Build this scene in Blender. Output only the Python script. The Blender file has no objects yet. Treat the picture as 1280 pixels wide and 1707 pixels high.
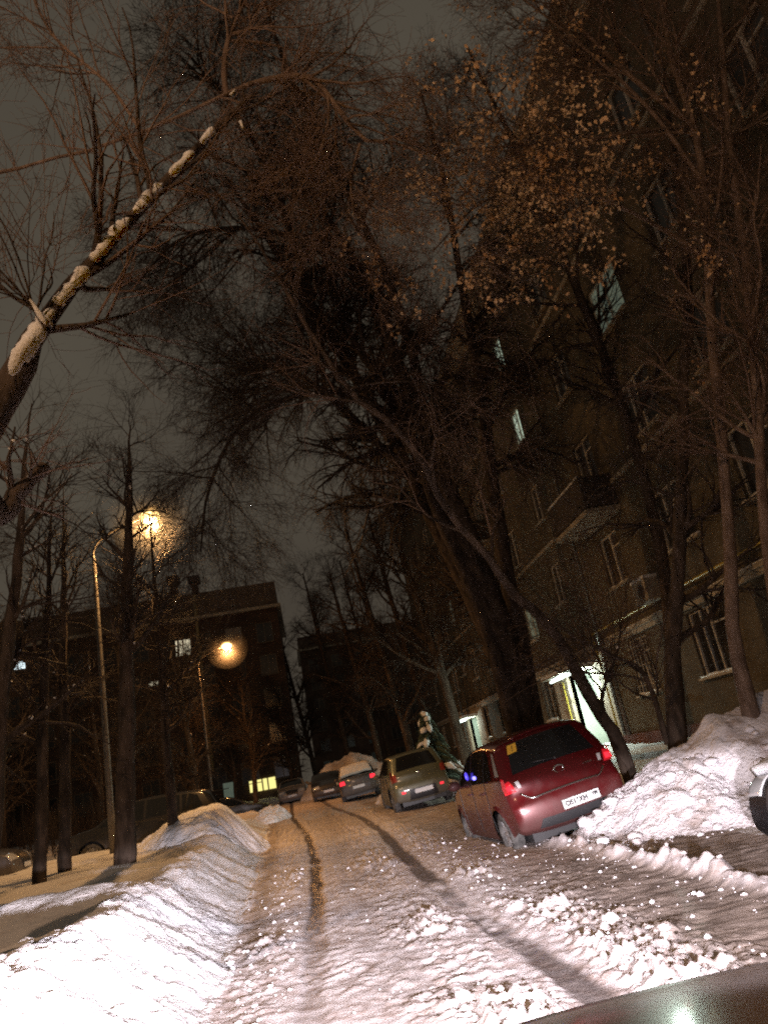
import bpy, bmesh, math, random
import numpy as np
from mathutils import Vector, Matrix
R = math.radians
sc = bpy.context.scene
COL = sc.collection
rng = np.random.default_rng(7)
random.seed(7)

# ------------------------------------------------------------------ camera
CAM_H = 1.25; FPX = 1290.0
ROLL, PITCH, YAW = R(11), R(18.32), R(8.59)
cam_d = bpy.data.cameras.new('camera'); cam = bpy.data.objects.new('camera', cam_d); COL.objects.link(cam)
cam_d.sensor_fit = 'VERTICAL'; cam_d.sensor_height = 36.0; cam_d.lens = 36.0*FPX/1707.0
cam_d.clip_start = 0.05; cam_d.clip_end = 2000
fwd = Vector((math.sin(YAW)*math.cos(PITCH), math.cos(YAW)*math.cos(PITCH), math.sin(PITCH)))
rt0 = Vector((math.cos(YAW), -math.sin(YAW), 0)); up0 = rt0.cross(fwd)
rt = rt0*math.cos(ROLL) - up0*math.sin(ROLL); up = rt0*math.sin(ROLL) + up0*math.cos(ROLL)
cam.matrix_world = Matrix(((rt.x, up.x, -fwd.x, 0), (rt.y, up.y, -fwd.y, 0), (rt.z, up.z, -fwd.z, CAM_H), (0, 0, 0, 1)))
sc.camera = cam

def at(px, py, Y):                       # a pixel of the 1280x1707 photograph, met at depth Y: a world point
    x = (px-640)/FPX; y = -(py-853.5)/FPX
    d = rt*x + up*y + fwd
    t = Y/d.y
    return np.array([d.x*t, Y, CAM_H + d.z*t])

# ------------------------------------------------------------------ night sky: low cloud lit by the town
w = bpy.data.worlds.new('World'); sc.world = w; w.use_nodes = True
nt = w.node_tree; nt.nodes.clear()
wo = nt.nodes.new('ShaderNodeOutputWorld'); bg = nt.nodes.new('ShaderNodeBackground')
tc = nt.nodes.new('ShaderNodeTexCoord'); nz = nt.nodes.new('ShaderNodeTexNoise'); cr = nt.nodes.new('ShaderNodeValToRGB')
nz.inputs['Scale'].default_value = 2.2; nz.inputs['Detail'].default_value = 4
cr.color_ramp.elements[0].position = .3; cr.color_ramp.elements[0].color = (.050, .041, .031, 1)
cr.color_ramp.elements[1].position = .75; cr.color_ramp.elements[1].color = (.082, .070, .052, 1)
nt.links.new(tc.outputs['Generated'], nz.inputs['Vector']); nt.links.new(nz.outputs['Fac'], cr.inputs['Fac'])
nt.links.new(cr.outputs['Color'], bg.inputs['Color']); nt.links.new(bg.outputs['Background'], wo.inputs['Surface'])
bg.inputs['Strength'].default_value = 1.05
sc.view_settings.view_transform = 'Standard'; sc.view_settings.look = 'None'
sc.view_settings.exposure = 0.0; sc.view_settings.gamma = 1.0
sc.render.engine = 'CYCLES'
sc.cycles.max_bounces = 5; sc.cycles.diffuse_bounces = 2; sc.cycles.glossy_bounces = 3
sc.cycles.transparent_max_bounces = 8; sc.cycles.volume_bounces = 0
sc.cycles.caustics_reflective = False; sc.cycles.caustics_refractive = False
sc.cycles.sample_clamp_indirect = 1.0
sc.cycles.filter_width = 2.0
sc.cycles.use_denoising = False      # leave the fine grain of a night picture, keep the twigs crisp

HEADLIGHT_W = 7200.0; LAMP_W = 900.0
SODIUM = (1.0, .52, .18)

# ------------------------------------------------------------------ helpers
def tag(o, label=None, cat=None, group=None, kind=None):
    if label: o['label'] = label
    if cat: o['category'] = cat
    if group: o['group'] = group
    if kind: o['kind'] = kind
    return o
def empty(name, loc=(0, 0, 0), rz=0.0):
    o = bpy.data.objects.new(name, None); COL.objects.link(o); o.location = loc; o.rotation_euler = (0, 0, rz)
    o.empty_display_size = .3
    return o
def link(name, me, m=None, parent=None, smooth=True):
    if m is not None: me.materials.append(m)
    if smooth: me.shade_smooth()
    o = bpy.data.objects.new(name, me); COL.objects.link(o)
    if parent: o.parent = parent
    return o
def np_mesh(name, V, F):
    """V (n,3); F (m,k) of one k, or a list of such arrays."""
    if not isinstance(F, list): F = [F]
    me = bpy.data.meshes.new(name)
    V = np.ascontiguousarray(V, dtype=np.float32)
    me.vertices.add(len(V)); me.vertices.foreach_set('co', V.ravel())
    ll = np.concatenate([f.ravel() for f in F]).astype(np.int32)
    cnt = np.concatenate([np.full(len(f), f.shape[1]) for f in F]).astype(np.int32)
    st = np.concatenate([[0], np.cumsum(cnt)[:-1]]).astype(np.int32)
    me.loops.add(len(ll)); me.loops.foreach_set('vertex_index', ll)
    me.polygons.add(len(cnt)); me.polygons.foreach_set('loop_start', st)
    me.update(calc_edges=True)
    return me
class MB:
    def __init__(s): s.v = []; s.f = []; s.n = 0
    def add(s, V, F):
        V = np.asarray(V, float); s.v.append(V); s.f += [tuple(int(i)+s.n for i in f) for f in F]; s.n += len(V)
    def box(s, x0, x1, y0, y1, z0, z1):
        V = [(x, y, z) for z in (z0, z1) for y in (y0, y1) for x in (x0, x1)]
        s.add(V, [(0, 2, 3, 1), (4, 5, 7, 6), (0, 1, 5, 4), (2, 6, 7, 3), (0, 4, 6, 2), (1, 3, 7, 5)])
    def obb(s, c, ax, ay, az):
        c, ax, ay, az = map(np.array, (c, ax, ay, az))
        V = [c+i*ax+j*ay+k*az for k in (-1, 1) for j in (-1, 1) for i in (-1, 1)]
        s.add(V, [(0, 2, 3, 1), (4, 5, 7, 6), (0, 1, 5, 4), (2, 6, 7, 3), (0, 4, 6, 2), (1, 3, 7, 5)])
    def tube(s, pts, rad, sides=8, cap=True):
        V, F = tube_geo(np.array(pts, float)[None], np.broadcast_to(np.array(rad, float), (len(pts),))[None], sides)
        F = [tuple(f) for f in F]
        if cap:
            n = len(V)
            F.append(tuple(range(sides-1, -1, -1))); F.append(tuple(range(n-sides, n)))
        s.add(V, F)
    def lathe(s, prof, n=24, axis='z', c=(0, 0, 0)):
        """prof: (r,h) list, closed strip around the axis"""
        V = []; m = len(prof)
        for i in range(n):
            a = 2*math.pi*i/n
            for r, h in prof:
                p = (r*math.cos(a), r*math.sin(a), h)
                if axis == 'x': p = (h, r*math.cos(a), r*math.sin(a))
                if axis == 'y': p = (r*math.cos(a), h, r*math.sin(a))
                V.append((p[0]+c[0], p[1]+c[1], p[2]+c[2]))
        F = [(i*m+j, i*m+j+1, ((i+1) % n)*m+j+1, ((i+1) % n)*m+j) for i in range(n) for j in range(m-1)]
        s.add(V, F)
    def sphere(s, c, r, n=12, sc_=(1, 1, 1)):
        V = []; F = []
        for i in range(n+1):
            t = math.pi*i/n
            for j in range(2*n):
                p = math.pi*j/n
                V.append((c[0]+r*sc_[0]*math.sin(t)*math.cos(p), c[1]+r*sc_[1]*math.sin(t)*math.sin(p), c[2]+r*sc_[2]*math.cos(t)))
        for i in range(n):
            for j in range(2*n):
                F.append((i*2*n+j, (i+1)*2*n+j, (i+1)*2*n+(j+1) % (2*n), i*2*n+(j+1) % (2*n)))
        s.add(V, F)
    def build(s, name, m, parent=None, smooth=False, fix=True):
        me = bpy.data.meshes.new(name); me.from_pydata(np.concatenate(s.v).tolist(), [], s.f)
        if fix:
            b = bmesh.new(); b.from_mesh(me); bmesh.ops.remove_doubles(b, verts=b.verts, dist=1e-5)
            bmesh.ops.recalc_face_normals(b, faces=b.faces); b.to_mesh(me); b.free()
        return link(name, me, m, parent, smooth)
def tube_geo(P, Rr, sides=4):
    """P (M,n,3), Rr (M,n) -> vertices, quads"""
    M, n, _ = P.shape
    T = np.gradient(P, axis=1); T /= np.linalg.norm(T, axis=2, keepdims=True)+1e-9
    ref = np.zeros((M, 1, 3)); mt = T.mean(axis=1); k = np.argmin(np.abs(mt), axis=1); ref[np.arange(M), 0, k] = 1
    A = np.cross(T, np.broadcast_to(ref, T.shape)); A /= np.linalg.norm(A, axis=2, keepdims=True)+1e-9
    B = np.cross(T, A)
    a = np.arange(sides)*2*math.pi/sides
    V = P[:, :, None] + Rr[:, :, None, None]*(A[:, :, None]*np.cos(a)[None, None, :, None] + B[:, :, None]*np.sin(a)[None, None, :, None])
    i = np.arange(M)[:, None, None]*n*sides + np.arange(n-1)[None, :, None]*sides
    j = np.arange(sides)[None, None]; j2 = (j+1) % sides
    F = np.stack([i+j, i+j2, i+sides+j2, i+sides+j], axis=-1).reshape(-1, 4)
    return V.reshape(-1, 3), F
def resample(pts, n, rad=None):
    pts = np.array(pts, float); m = len(pts)
    # Catmull-Rom
    Q = np.vstack([2*pts[0]-pts[1], pts, 2*pts[-1]-pts[-2]])
    t = np.linspace(0, m-1, n); i = np.minimum(t.astype(int), m-2); u = (t-i)[:, None]
    p0, p1, p2, p3 = Q[i], Q[i+1], Q[i+2], Q[i+3]
    out = .5*((2*p1)+(-p0+p2)*u+(2*p0-5*p1+4*p2-p3)*u**2+(-p0+3*p1-3*p2+p3)*u**3)
    if rad is None: return out
    return out, np.interp(t, np.arange(m), rad)

# value noise
def _hash(ix, iy, seed):
    h = (ix.astype(np.int64)*374761393 + iy.astype(np.int64)*668265263 + seed*1442695041) & 0xffffffff
    h = ((h ^ (h >> 13))*1274126177) & 0xffffffff
    return ((h ^ (h >> 16)) & 0xffff)/65535.0
def vnoise(x, y, seed=0):
    ix = np.floor(x); iy = np.floor(y); fx = x-ix; fy = y-iy
    fx = fx*fx*(3-2*fx); fy = fy*fy*(3-2*fy)
    a = _hash(ix, iy, seed); b = _hash(ix+1, iy, seed); c = _hash(ix, iy+1, seed); d = _hash(ix+1, iy+1, seed)
    return (a*(1-fx)+b*fx)*(1-fy)+(c*(1-fx)+d*fx)*fy
def fbm(x, y, seed=0, oc=4):
    s = 0; a = .5; tot = 0
    for k in range(oc):
        s = s+a*vnoise(x*2**k+17.3*k, y*2**k-9.1*k, seed+k); tot += a; a *= .5
    return s/tot-.5
def lumps(x, y, size, seed=0, fill=.7):
    """rounded clods: 0..1 height of the nearest clod"""
    X = x/size; Y = y/size; ix = np.floor(X); iy = np.floor(Y); best = np.zeros_like(X)
    for dx in (-1, 0, 1):
        for dy in (-1, 0, 1):
            cx = ix+dx; cy = iy+dy
            jx = _hash(cx, cy, seed+1); jy = _hash(cx, cy, seed+2); r = .25+.55*_hash(cx, cy, seed+3); on = _hash(cx, cy, seed+4) < fill
            ax = .7+.6*_hash(cx, cy, seed+5)
            d2 = (((X-cx-jx)*ax)**2+((Y-cy-jy)/ax)**2)/(r*r)
            best = np.maximum(best, np.where(on, np.sqrt(np.maximum(0, 1-d2))*r*1.3, 0))
    return best
def sstep(a, b, x):
    t = np.clip((x-a)/(b-a), 0, 1); return t*t*(3-2*t)

# ------------------------------------------------------------------ materials
def mat(name, col, rough=.8, metal=0.0, spec=.5, coat=0.0, emit=None, es=0.0):
    m = bpy.data.materials.new(name); m.use_nodes = True
    b = m.node_tree.nodes['Principled BSDF']
    b.inputs['Base Color'].default_value = (*col, 1); b.inputs['Roughness'].default_value = rough
    b.inputs['Metallic'].default_value = metal; b.inputs['Specular IOR Level'].default_value = spec
    b.inputs['Coat Weight'].default_value = coat; b.inputs['Coat Roughness'].default_value = .04
    if emit: b.inputs['Emission Color'].default_value = (*emit, 1); b.inputs['Emission Strength'].default_value = es
    return m
def noisy(m, c1, c2, scale=8, detail=5, bump=0.0, bscale=40, p0=.35, p1=.65, coord='Object', bdist=.02, stretch=None, rough=None):
    """vary the base colour between c1 and c2, add bump"""
    nt = m.node_tree; b = nt.nodes['Principled BSDF']; L = nt.links
    tc = nt.nodes.new('ShaderNodeTexCoord'); src = tc.outputs[coord]
    if stretch:
        mp = nt.nodes.new('ShaderNodeMapping'); mp.inputs['Scale'].default_value = stretch
        L.new(src, mp.inputs['Vector']); src = mp.outputs['Vector']
    n = nt.nodes.new('ShaderNodeTexNoise'); n.inputs['Scale'].default_value = scale; n.inputs['Detail'].default_value = detail
    r = nt.nodes.new('ShaderNodeValToRGB'); r.color_ramp.elements[0].position = p0; r.color_ramp.elements[1].position = p1
    r.color_ramp.elements[0].color = (*c1, 1); r.color_ramp.elements[1].color = (*c2, 1)
    L.new(src, n.inputs['Vector']); L.new(n.outputs['Fac'], r.inputs['Fac']); L.new(r.outputs['Color'], b.inputs['Base Color'])
    if rough:
        mr = nt.nodes.new('ShaderNodeMapRange'); mr.inputs['To Min'].default_value = rough[0]; mr.inputs['To Max'].default_value = rough[1]
        mr.inputs['From Min'].default_value = .3; mr.inputs['From Max'].default_value = .7
        L.new(n.outputs['Fac'], mr.inputs['Value']); L.new(mr.outputs['Result'], b.inputs['Roughness'])
    if bump:
        n2 = nt.nodes.new('ShaderNodeTexNoise'); n2.inputs['Scale'].default_value = bscale; n2.inputs['Detail'].default_value = 5
        bp = nt.nodes.new('ShaderNodeBump'); bp.inputs['Strength'].default_value = bump; bp.inputs['Distance'].default_value = bdist
        L.new(src, n2.inputs['Vector']); L.new(n2.outputs['Fac'], bp.inputs['Height']); L.new(bp.outputs['Normal'], b.inputs['Normal'])
    return m, r
M = {}
M['bark'] = noisy(mat('bark', (.1, .07, .05), .9, spec=.2), (.035, .026, .02), (.095, .07, .054), 9, bump=.9, bscale=22, stretch=(1, 1, .3), bdist=.03)[0]
M['bark_dark'] = noisy(mat('bark_dark', (.04, .03, .025), .95, spec=.1), (.022, .017, .014), (.06, .046, .038), 9, bump=.9, bscale=22, stretch=(1, 1, .3), bdist=.03)[0]
M['bark_brown'] = noisy(mat('bark_brown', (.1, .07, .05), .85, spec=.3), (.11, .075, .055), (.21, .15, .115), 10, bump=.6, bscale=30, stretch=(1, 1, .4))[0]
M['twig'] = mat('twig', (.045, .032, .026), .8, spec=.3)
M['twig_brown'] = mat('twig_brown', (.15, .10, .075), .75, spec=.3)
M['snow_bough'] = noisy(mat('snow_on_bough', (.8, .8, .82), .6), (.7, .7, .72), (.86, .86, .88), 20, bump=.6, bscale=60)[0]
M['leaf'] = noisy(mat('dry_leaf', (.3, .15, .06), .7, spec=.3), (.42, .24, .11), (.80, .60, .40), 1.6, detail=2)[0]
M['glass'] = mat('car_glass', (.012, .013, .014), .05, spec=.6)
M['rubber'] = noisy(mat('rubber', (.03, .03, .03), .75), (.02, .02, .02), (.10, .095, .09), 12)[0]
M['black_trim'] = mat('black_trim', (.022, .022, .024), .5)
M['chrome'] = mat('chrome', (.75, .75, .75), .18, metal=1)
M['rim'] = mat('rim_metal', (.42, .42, .43), .4, metal=.6)
M['plate'] = mat('plate_white', (.60, .60, .59), .4)
M['ink'] = mat('ink_black', (.015, .015, .02), .6)
M['tail_retro'] = mat('tail_lens', (.55, .012, .02), .12, emit=(1, .03, .05), es=1.6, coat=.5)  # red emission stands in for headlight returned by the lens
M['tail_retro_dim'] = mat('tail_lens_outer', (.45, .012, .02), .12, emit=(1, .03, .05), es=.30, coat=.6)  # weaker emission on the outer lens, again imitating returned headlight
M['reflector'] = mat('red_reflector', (.6, .02, .03), .15, emit=(1, .03, .05), es=.35)  # slight emission imitates headlight thrown back by the reflector
M['headlens'] = mat('headlamp_lens', (.55, .55, .55), .1, metal=.3, coat=1)
M['yellow'] = mat('yellow_sticker', (.75, .45, .05), .5)
M['wire'] = mat('dark_wire', (.02, .02, .02), .6)

def snow_mat(name, clean=(.84, .84, .88), dirty=(.55, .47, .42), sc_=1.6, p0=.3, p1=.5, bump=.7):
    m = mat(name, clean, .55, spec=.35)
    m, r = noisy(m, dirty, clean, sc_, detail=8, bump=bump, bscale=26, p0=p0, p1=p1, bdist=.03)
    b = m.node_tree.nodes['Principled BSDF']
    b.inputs['Subsurface Weight'].default_value = 0.0
    return m
M['snow'] = snow_mat('snow', p0=.22, p1=.42)
M['snow_pile'] = snow_mat('ploughed_snow', (.80, .77, .80), (.42, .35, .32), 3.0, .3, .5, 1.0)
M['snow_far'] = snow_mat('trampled_snow', (.66, .62, .62), (.36, .30, .26), .9, .35, .6)

# road: packed snow with wet, dark wheel tracks (attribute 'wet') and grime (attribute 'grime')
def road_mat():
    m = mat('packed_snow_road', (.6, .55, .52), .5); nt = m.node_tree; L = nt.links; b = nt.nodes['Principled BSDF']
    tc = nt.nodes.new('ShaderNodeTexCoord')
    def noise(s, d, src=None):
        n = nt.nodes.new('ShaderNodeTexNoise'); n.inputs['Scale'].default_value = s; n.inputs['Detail'].default_value = d
        L.new(src or tc.outputs['Object'], n.inputs['Vector']); return n
    def ramp(p0, c0, p1, c1):
        r = nt.nodes.new('ShaderNodeValToRGB'); r.color_ramp.elements[0].position = p0; r.color_ramp.elements[1].position = p1
        r.color_ramp.elements[0].color = (*c0, 1); r.color_ramp.elements[1].color = (*c1, 1); return r
    def attr(a):
        n = nt.nodes.new('ShaderNodeAttribute'); n.attribute_name = a; return n
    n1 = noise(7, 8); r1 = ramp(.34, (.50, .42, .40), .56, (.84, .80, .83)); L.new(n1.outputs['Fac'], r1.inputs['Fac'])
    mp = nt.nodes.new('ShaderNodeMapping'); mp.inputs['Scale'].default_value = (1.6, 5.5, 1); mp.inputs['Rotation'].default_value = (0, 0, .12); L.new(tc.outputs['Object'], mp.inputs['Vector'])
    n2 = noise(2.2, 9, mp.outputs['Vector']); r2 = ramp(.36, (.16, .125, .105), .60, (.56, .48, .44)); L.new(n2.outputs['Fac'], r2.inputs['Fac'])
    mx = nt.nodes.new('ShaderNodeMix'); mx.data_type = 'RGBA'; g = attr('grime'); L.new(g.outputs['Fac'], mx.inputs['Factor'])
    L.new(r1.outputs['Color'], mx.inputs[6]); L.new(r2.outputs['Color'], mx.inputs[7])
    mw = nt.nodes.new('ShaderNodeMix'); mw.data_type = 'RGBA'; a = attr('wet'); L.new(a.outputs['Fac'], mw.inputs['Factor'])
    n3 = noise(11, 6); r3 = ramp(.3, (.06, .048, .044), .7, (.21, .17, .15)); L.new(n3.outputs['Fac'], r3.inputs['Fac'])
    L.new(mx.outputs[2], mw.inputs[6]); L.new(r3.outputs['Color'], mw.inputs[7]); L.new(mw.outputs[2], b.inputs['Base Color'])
    mr = nt.nodes.new('ShaderNodeMapRange'); mr.inputs['To Min'].default_value = .6; mr.inputs['To Max'].default_value = .3
    L.new(a.outputs['Fac'], mr.inputs['Value']); L.new(mr.outputs['Result'], b.inputs['Roughness'])
    n4 = noise(55, 6); bp = nt.nodes.new('ShaderNodeBump'); bp.inputs['Strength'].default_value = .55; bp.inputs['Distance'].default_value = .012
    L.new(n4.outputs['Fac'], bp.inputs['Height']); L.new(bp.outputs['Normal'], b.inputs['Normal'])
    return m
M['road'] = road_mat()

# ------------------------------------------------------------------ ground as one height field, cut into road / ground / bank
def base_z(Y): return .016*np.clip(Y-14, 0, 50)
def x_left(Y): return -.78-.035*np.clip(Y-5, 0, 40)
RUT_L = np.array([(-.2, -10), (-.2, 5), (-.13, 10), (-.12, 15), (-.3, 22), (-.9, 32), (-1.6, 60)], float)
RUT_R = np.array([(1.3, -10), (1.27, 4.2), (1.2, 8), (1.21, 11), (1.36, 18), (1.3, 24), (.7, 34), (0, 60)], float)
def hz(X, Y, detail=True):
    X, Y = np.broadcast_arrays(np.asarray(X, float), np.asarray(Y, float))
    z = base_z(Y).copy()
    wob = .14*fbm(X*.0+Y*1.3, Y*0, 3)*2
    # left bank and lawn
    xl = x_left(Y)+wob
    d = xl-X
    top = .54+.08*fbm(Y*.5, X*.5, 11)*2
    bank = top*sstep(-.05, 1.0, d)**.9
    bank += .10*np.exp(-((d-.9)/.30)**2)*(.1+1.0*vnoise(Y*.8, X*0, 5))
    wx = X*.35+.3*fbm(X*1.2, Y*.8, 12)
    bank += sstep(.8, 1.5, d)*(.17*np.exp(-((Y+wx-8.1)/.55)**2)+.12*np.exp(-((Y+wx-4.6)/.7)**2)-.13*np.exp(-((Y+wx-6.3)/.75)**2)-.10*np.exp(-((Y+wx-10.5)/1.3)**2))
    bank += .20*fbm(X*.8, Y*.8, 21)*sstep(.4, 1.4, d)
    far = sstep(21, 29, Y); bank = bank*(1-.45*far)
    near = 1-sstep(14, 24, np.abs(Y-6))
    # right side
    dr = X-4.35+.2*fbm(Y*.7, Y*0, 30)
    rb = (.55+.25*fbm(X*.6, Y*.6, 31))*sstep(0, .8, dr)*sstep(10.2, 11.4, Y)
    rb2 = .45*sstep(7.2, 8.6, X)*(1-sstep(10.2, 11.4, Y))
    z = z+bank+rb+rb2
    # windrow thrown to the right of the lane
    cw = 3.04+.10*fbm(Y*1.2, Y*0, 40)*2-.02*(Y-7)
    wr = .11*np.exp(-((X-cw)/.10)**2)*sstep(2, 4, Y)*(1-sstep(10.6, 11.3, Y))*(.25+.95*vnoise(Y*3.2, X*0, 41))
    z = z+wr
    # wheel tracks
    onroad = (d < .05) & (dr < .1)
    dl = np.abs(X-np.interp(Y, RUT_L[:, 1], RUT_L[:, 0])); dR = np.abs(X-np.interp(Y, RUT_R[:, 1], RUT_R[:, 0]))
    e = .05*fbm(X*3, Y*2, 50)*2+.02*fbm(X*14, Y*10, 52)*2
    rut = np.maximum(1-sstep(.05, .13, dl+e), 1-sstep(.06, .14, dR+e))*onroad
    z = z-.014*rut
    z = z+.010*(np.exp(-((dl-.30)/.09)**2)+np.exp(-((dR-.30)/.10)**2))*onroad*(.3+vnoise(X*2, Y*1.4, 51))
    if detail:
        # crumbs of ploughed ice: thick beside the tracks and under the bank, thin in the parked strip
        k = onroad*(.25+.75*(sstep(.14, .34, dR)*(1-sstep(.5, 1.0, dR))+sstep(.12, .3, dl)*(X < -.2))*1.0)
        k = np.clip(k, 0, 1)*(1-rut)*(.3+1.1*sstep(-.1, .2, fbm(X*1.1, Y*.7, 60)))
        niche = (X > 3.2)*(Y < 9)
        k = k*(1-.8*niche)
        z = z+.036*k*lumps(X, Y, .075, 61, .6)+.028*k*lumps(X, Y, .042, 66, .7)+.028*k*lumps(X, Y, .15, 70, .25)
        z = z+onroad*(.022*fbm(X*1.3, Y*1.3, 80)+.015*fbm(X*7, Y*9, 84)+.014*lumps(X*.8, Y, .06, 86, .5)*sstep(-.1, .15, fbm(X*1.6, Y*1.1, 88)))
        bk = sstep(-.05, .15, d)*near
        face = sstep(0, .15, d)*(1-sstep(.9, 1.5, d))
        z = z+bk*(.05*fbm(X*3, Y*3, 90)+.035*lumps(X, Y, .16, 91, .5)*(.25+.75*face)+.022*lumps(X, Y, .07, 95, .6)*face)
        z = z+.07*wr/.11*lumps(X, Y, .11, 98, .7)
        z = z+(~onroad)*(1-near)*.12*fbm(X*1.0, Y*1.0, 99)
        # scraped grooves slanting down the bank face
        z = z+face*near*(.016*fbm((X*2.2+Y*5.0), X*.7, 120, 3)+.05*fbm(X*5, Y*5, 122))
    wet = rut*sstep(-.10, .10, fbm(X*2.0, Y*.75, 130)+.25*fbm(X*9, Y*6, 133)+.05+.04+.11*sstep(6, 10, Y))*np.where(X < .4, sstep(5, 11, Y)*.65+.35, .85)
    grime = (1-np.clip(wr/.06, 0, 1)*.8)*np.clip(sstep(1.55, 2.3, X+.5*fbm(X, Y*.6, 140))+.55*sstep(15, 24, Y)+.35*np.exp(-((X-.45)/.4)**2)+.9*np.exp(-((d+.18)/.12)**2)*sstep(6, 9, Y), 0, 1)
    return z, wet, grime, d
def spaced(a, b, f):
    out = [a]
    while out[-1] < b: out.append(out[-1]+f(out[-1]))
    return np.array(out)
gx = np.concatenate([-np.array([500, 300, 180, 110, 70, 48, 34, 26, 20]), spaced(-16, -4, lambda x: .5), spaced(-3.6, -2.0, lambda x: .05),
                     spaced(-1.96, 3.6, lambda x: .0165), spaced(3.68, 9.4, lambda x: .06), [10, 11, 13, 16, 22, 30, 45, 70, 110, 180, 300, 500]])
gx = np.unique(gx)
gy = np.concatenate([[-300, -150, -80, -50, -35], spaced(-25, 2.4, lambda y: .6), spaced(2.9, 60, lambda y: max(.022, .0019*y*y/1.8) if y < 25 else .6), [64, 70, 80, 95, 120, 160, 220, 320, 500]])
gy = np.unique(gy)
GX, GY = np.meshgrid(gx, gy)
GZ, GW, GG, GD = hz(GX, GY)
nxg, nyg = len(gx), len(gy)
idx = np.arange(nxg*nyg).reshape(nyg, nxg)
Q = np.stack([idx[:-1, :-1], idx[:-1, 1:], idx[1:, 1:], idx[1:, :-1]], -1).reshape(-1, 4)
fx = (gx[:-1]+gx[1:])/2; fy = (gy[:-1]+gy[1:])/2
FX, FY = np.meshgrid(fx, fy); FD = (x_left(FY)+.28*fbm(FY*1.3, FY*0, 3)-FX).ravel(); FX = FX.ravel(); FY = FY.ravel()
m_bank = (FD > 0) & (FD < 2.4) & (FY > 1) & (FY < 19)
m_road = (FD <= 0) & (FX < 4.3) & (FY > -40) & (FY < 64)
VV = np.stack([GX.ravel(), GY.ravel(), GZ.ravel()], -1)
def sub_mesh(name, mask, m):
    q = Q[mask]; u, inv = np.unique(q, return_inverse=True)
    me = np_mesh(name, VV[u], inv.reshape(-1, 4))
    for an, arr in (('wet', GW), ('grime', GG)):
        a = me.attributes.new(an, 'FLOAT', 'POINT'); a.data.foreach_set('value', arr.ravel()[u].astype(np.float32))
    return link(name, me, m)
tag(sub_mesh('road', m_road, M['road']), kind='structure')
tag(sub_mesh('ground', ~m_road & ~m_bank, M['snow']), kind='structure')
tag(sub_mesh('snow_bank', m_bank, M['snow']), 'long white snow bank ploughed up along the road edge, brightly lit by headlights', 'snow bank')

def ground_z(x, y): return float(hz(np.array([x]), np.array([y]), False)[0][0])

def mound(name, cx, cy, rx, ry, h, rot, n, seed, m, lump=(.06, .05), pw=1.0, fn=None, base=None):
    u = np.linspace(-1.15, 1.15, n); v = np.linspace(-1.15, 1.15, int(n*ry/rx)+2)
    U, V_ = np.meshgrid(u, v); c, s = math.cos(rot), math.sin(rot)
    X = cx+U*rx*c-V_*ry*s; Y = cy+U*rx*s+V_*ry*c
    r = np.sqrt(U**2+V_**2)+.28*fbm(X*1.3, Y*1.3, seed)
    sh = np.clip(1-r**2, 0, 1)**pw
    z = h*sh if fn is None else fn(X, Y)
    k = sstep(0, .25, z/h)
    sm = (1-.75*sstep(4.9, 5.8, X)) if name == 'snow_pile' and fn is not None else 1.0
    z = z+k*(.28*h*fbm(X*1.1, Y*1.1, seed+3)+.09*fbm(X*3, Y*3, seed+5)+sm*lump[0]*lumps(X, Y, .21, seed+7, .6)+sm*lump[1]*lumps(X, Y, .10, seed+12, .6)+.018*fbm(X*16, Y*16, seed+17))
    g = hz(X, Y, False)[0]; g = np.minimum(g, base) if base is not None else g
    z = g+z-.06-.5*sstep(.95, 1.15, np.maximum(np.abs(U), np.abs(V_)))
    a, b = X.shape; idx = np.arange(a*b).reshape(a, b)
    F = np.stack([idx[:-1, :-1], idx[:-1, 1:], idx[1:, 1:], idx[1:, :-1]], -1).reshape(-1, 4)
    return link(name, np_mesh(name, np.stack([X.ravel(), Y.ravel(), z.ravel()], -1), F), m)
# big right pile
def rpile(X, Y):
    crest = np.interp(X, [2.9, 3.4, 3.9, 4.5, 5.0, 5.4, 6.2, 7.5, 9], [-.02, .22, .50, .84, .90, 1.12, 1.38, 1.45, 1.0])
    yc = np.interp(X, [2.9, 3.4, 4.5, 9], [10.25, 10.3, 10.3, 10.6]); wf = np.interp(X, [2.9, 3.6, 5, 9], [.45, 1.7, 2.2, 2.4])
    t = (yc-Y)/wf; tb = (Y-yc)/1.1
    s = np.where(t > 0, 1-sstep(-.05, 1, t+.25*fbm(X*1.2, Y*1.2, 203)), 1-sstep(0, 1, tb))
    return crest*np.clip(s, 0, 1)
PILE = tag(mound('snow_pile', 6.1, 9.6, 3.3, 2.2, 1.0, 0, 330, 200, M['snow_pile'], (.05, .03), fn=rpile, base=0.03),
    'tall heap of lumpy ploughed snow beside the red car, rising to the right', 'snow pile')
tag(mound('snow_pile', -2.75, 20.3, 1.6, 2.9, .66, .15, 130, 230, M['snow'], (.02, .02), pw=1.0),
    'rounded snow mound on the bank in front of the long black estate car', 'snow pile')
tag(mound('snow_pile', 5.0, 21.5, 1.0, 2.6, .75, 0, 80, 250, M['snow_pile'], (.08, .05), base=.35),
    'grey snow heap between the green car and the red car', 'snow pile')
tag(mound('snow_pile', 3.0, 30.0, .9, 2.2, .5, 0, 60, 257, M['snow_far'], (.08, .05), base=.3),
    'low snow heap between the green car and the snow-roofed grey car', 'snow pile')
tag(mound('snow_pile', 2.4, 49, 3.2, 2.0, 2.1, 0, 60, 260, M['snow_far'], (.1, .05), base=.5),
    'large dim snow heap behind the parked cars at the street end', 'snow pile')
tag(mound('snow_pile', -1.7, 33, .8, 2.6, .5, 0, 60, 270, M['snow'], (.08, .05), base=.35),
    'small orange lit snow heap at the left road edge before the far cars', 'snow pile')

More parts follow.
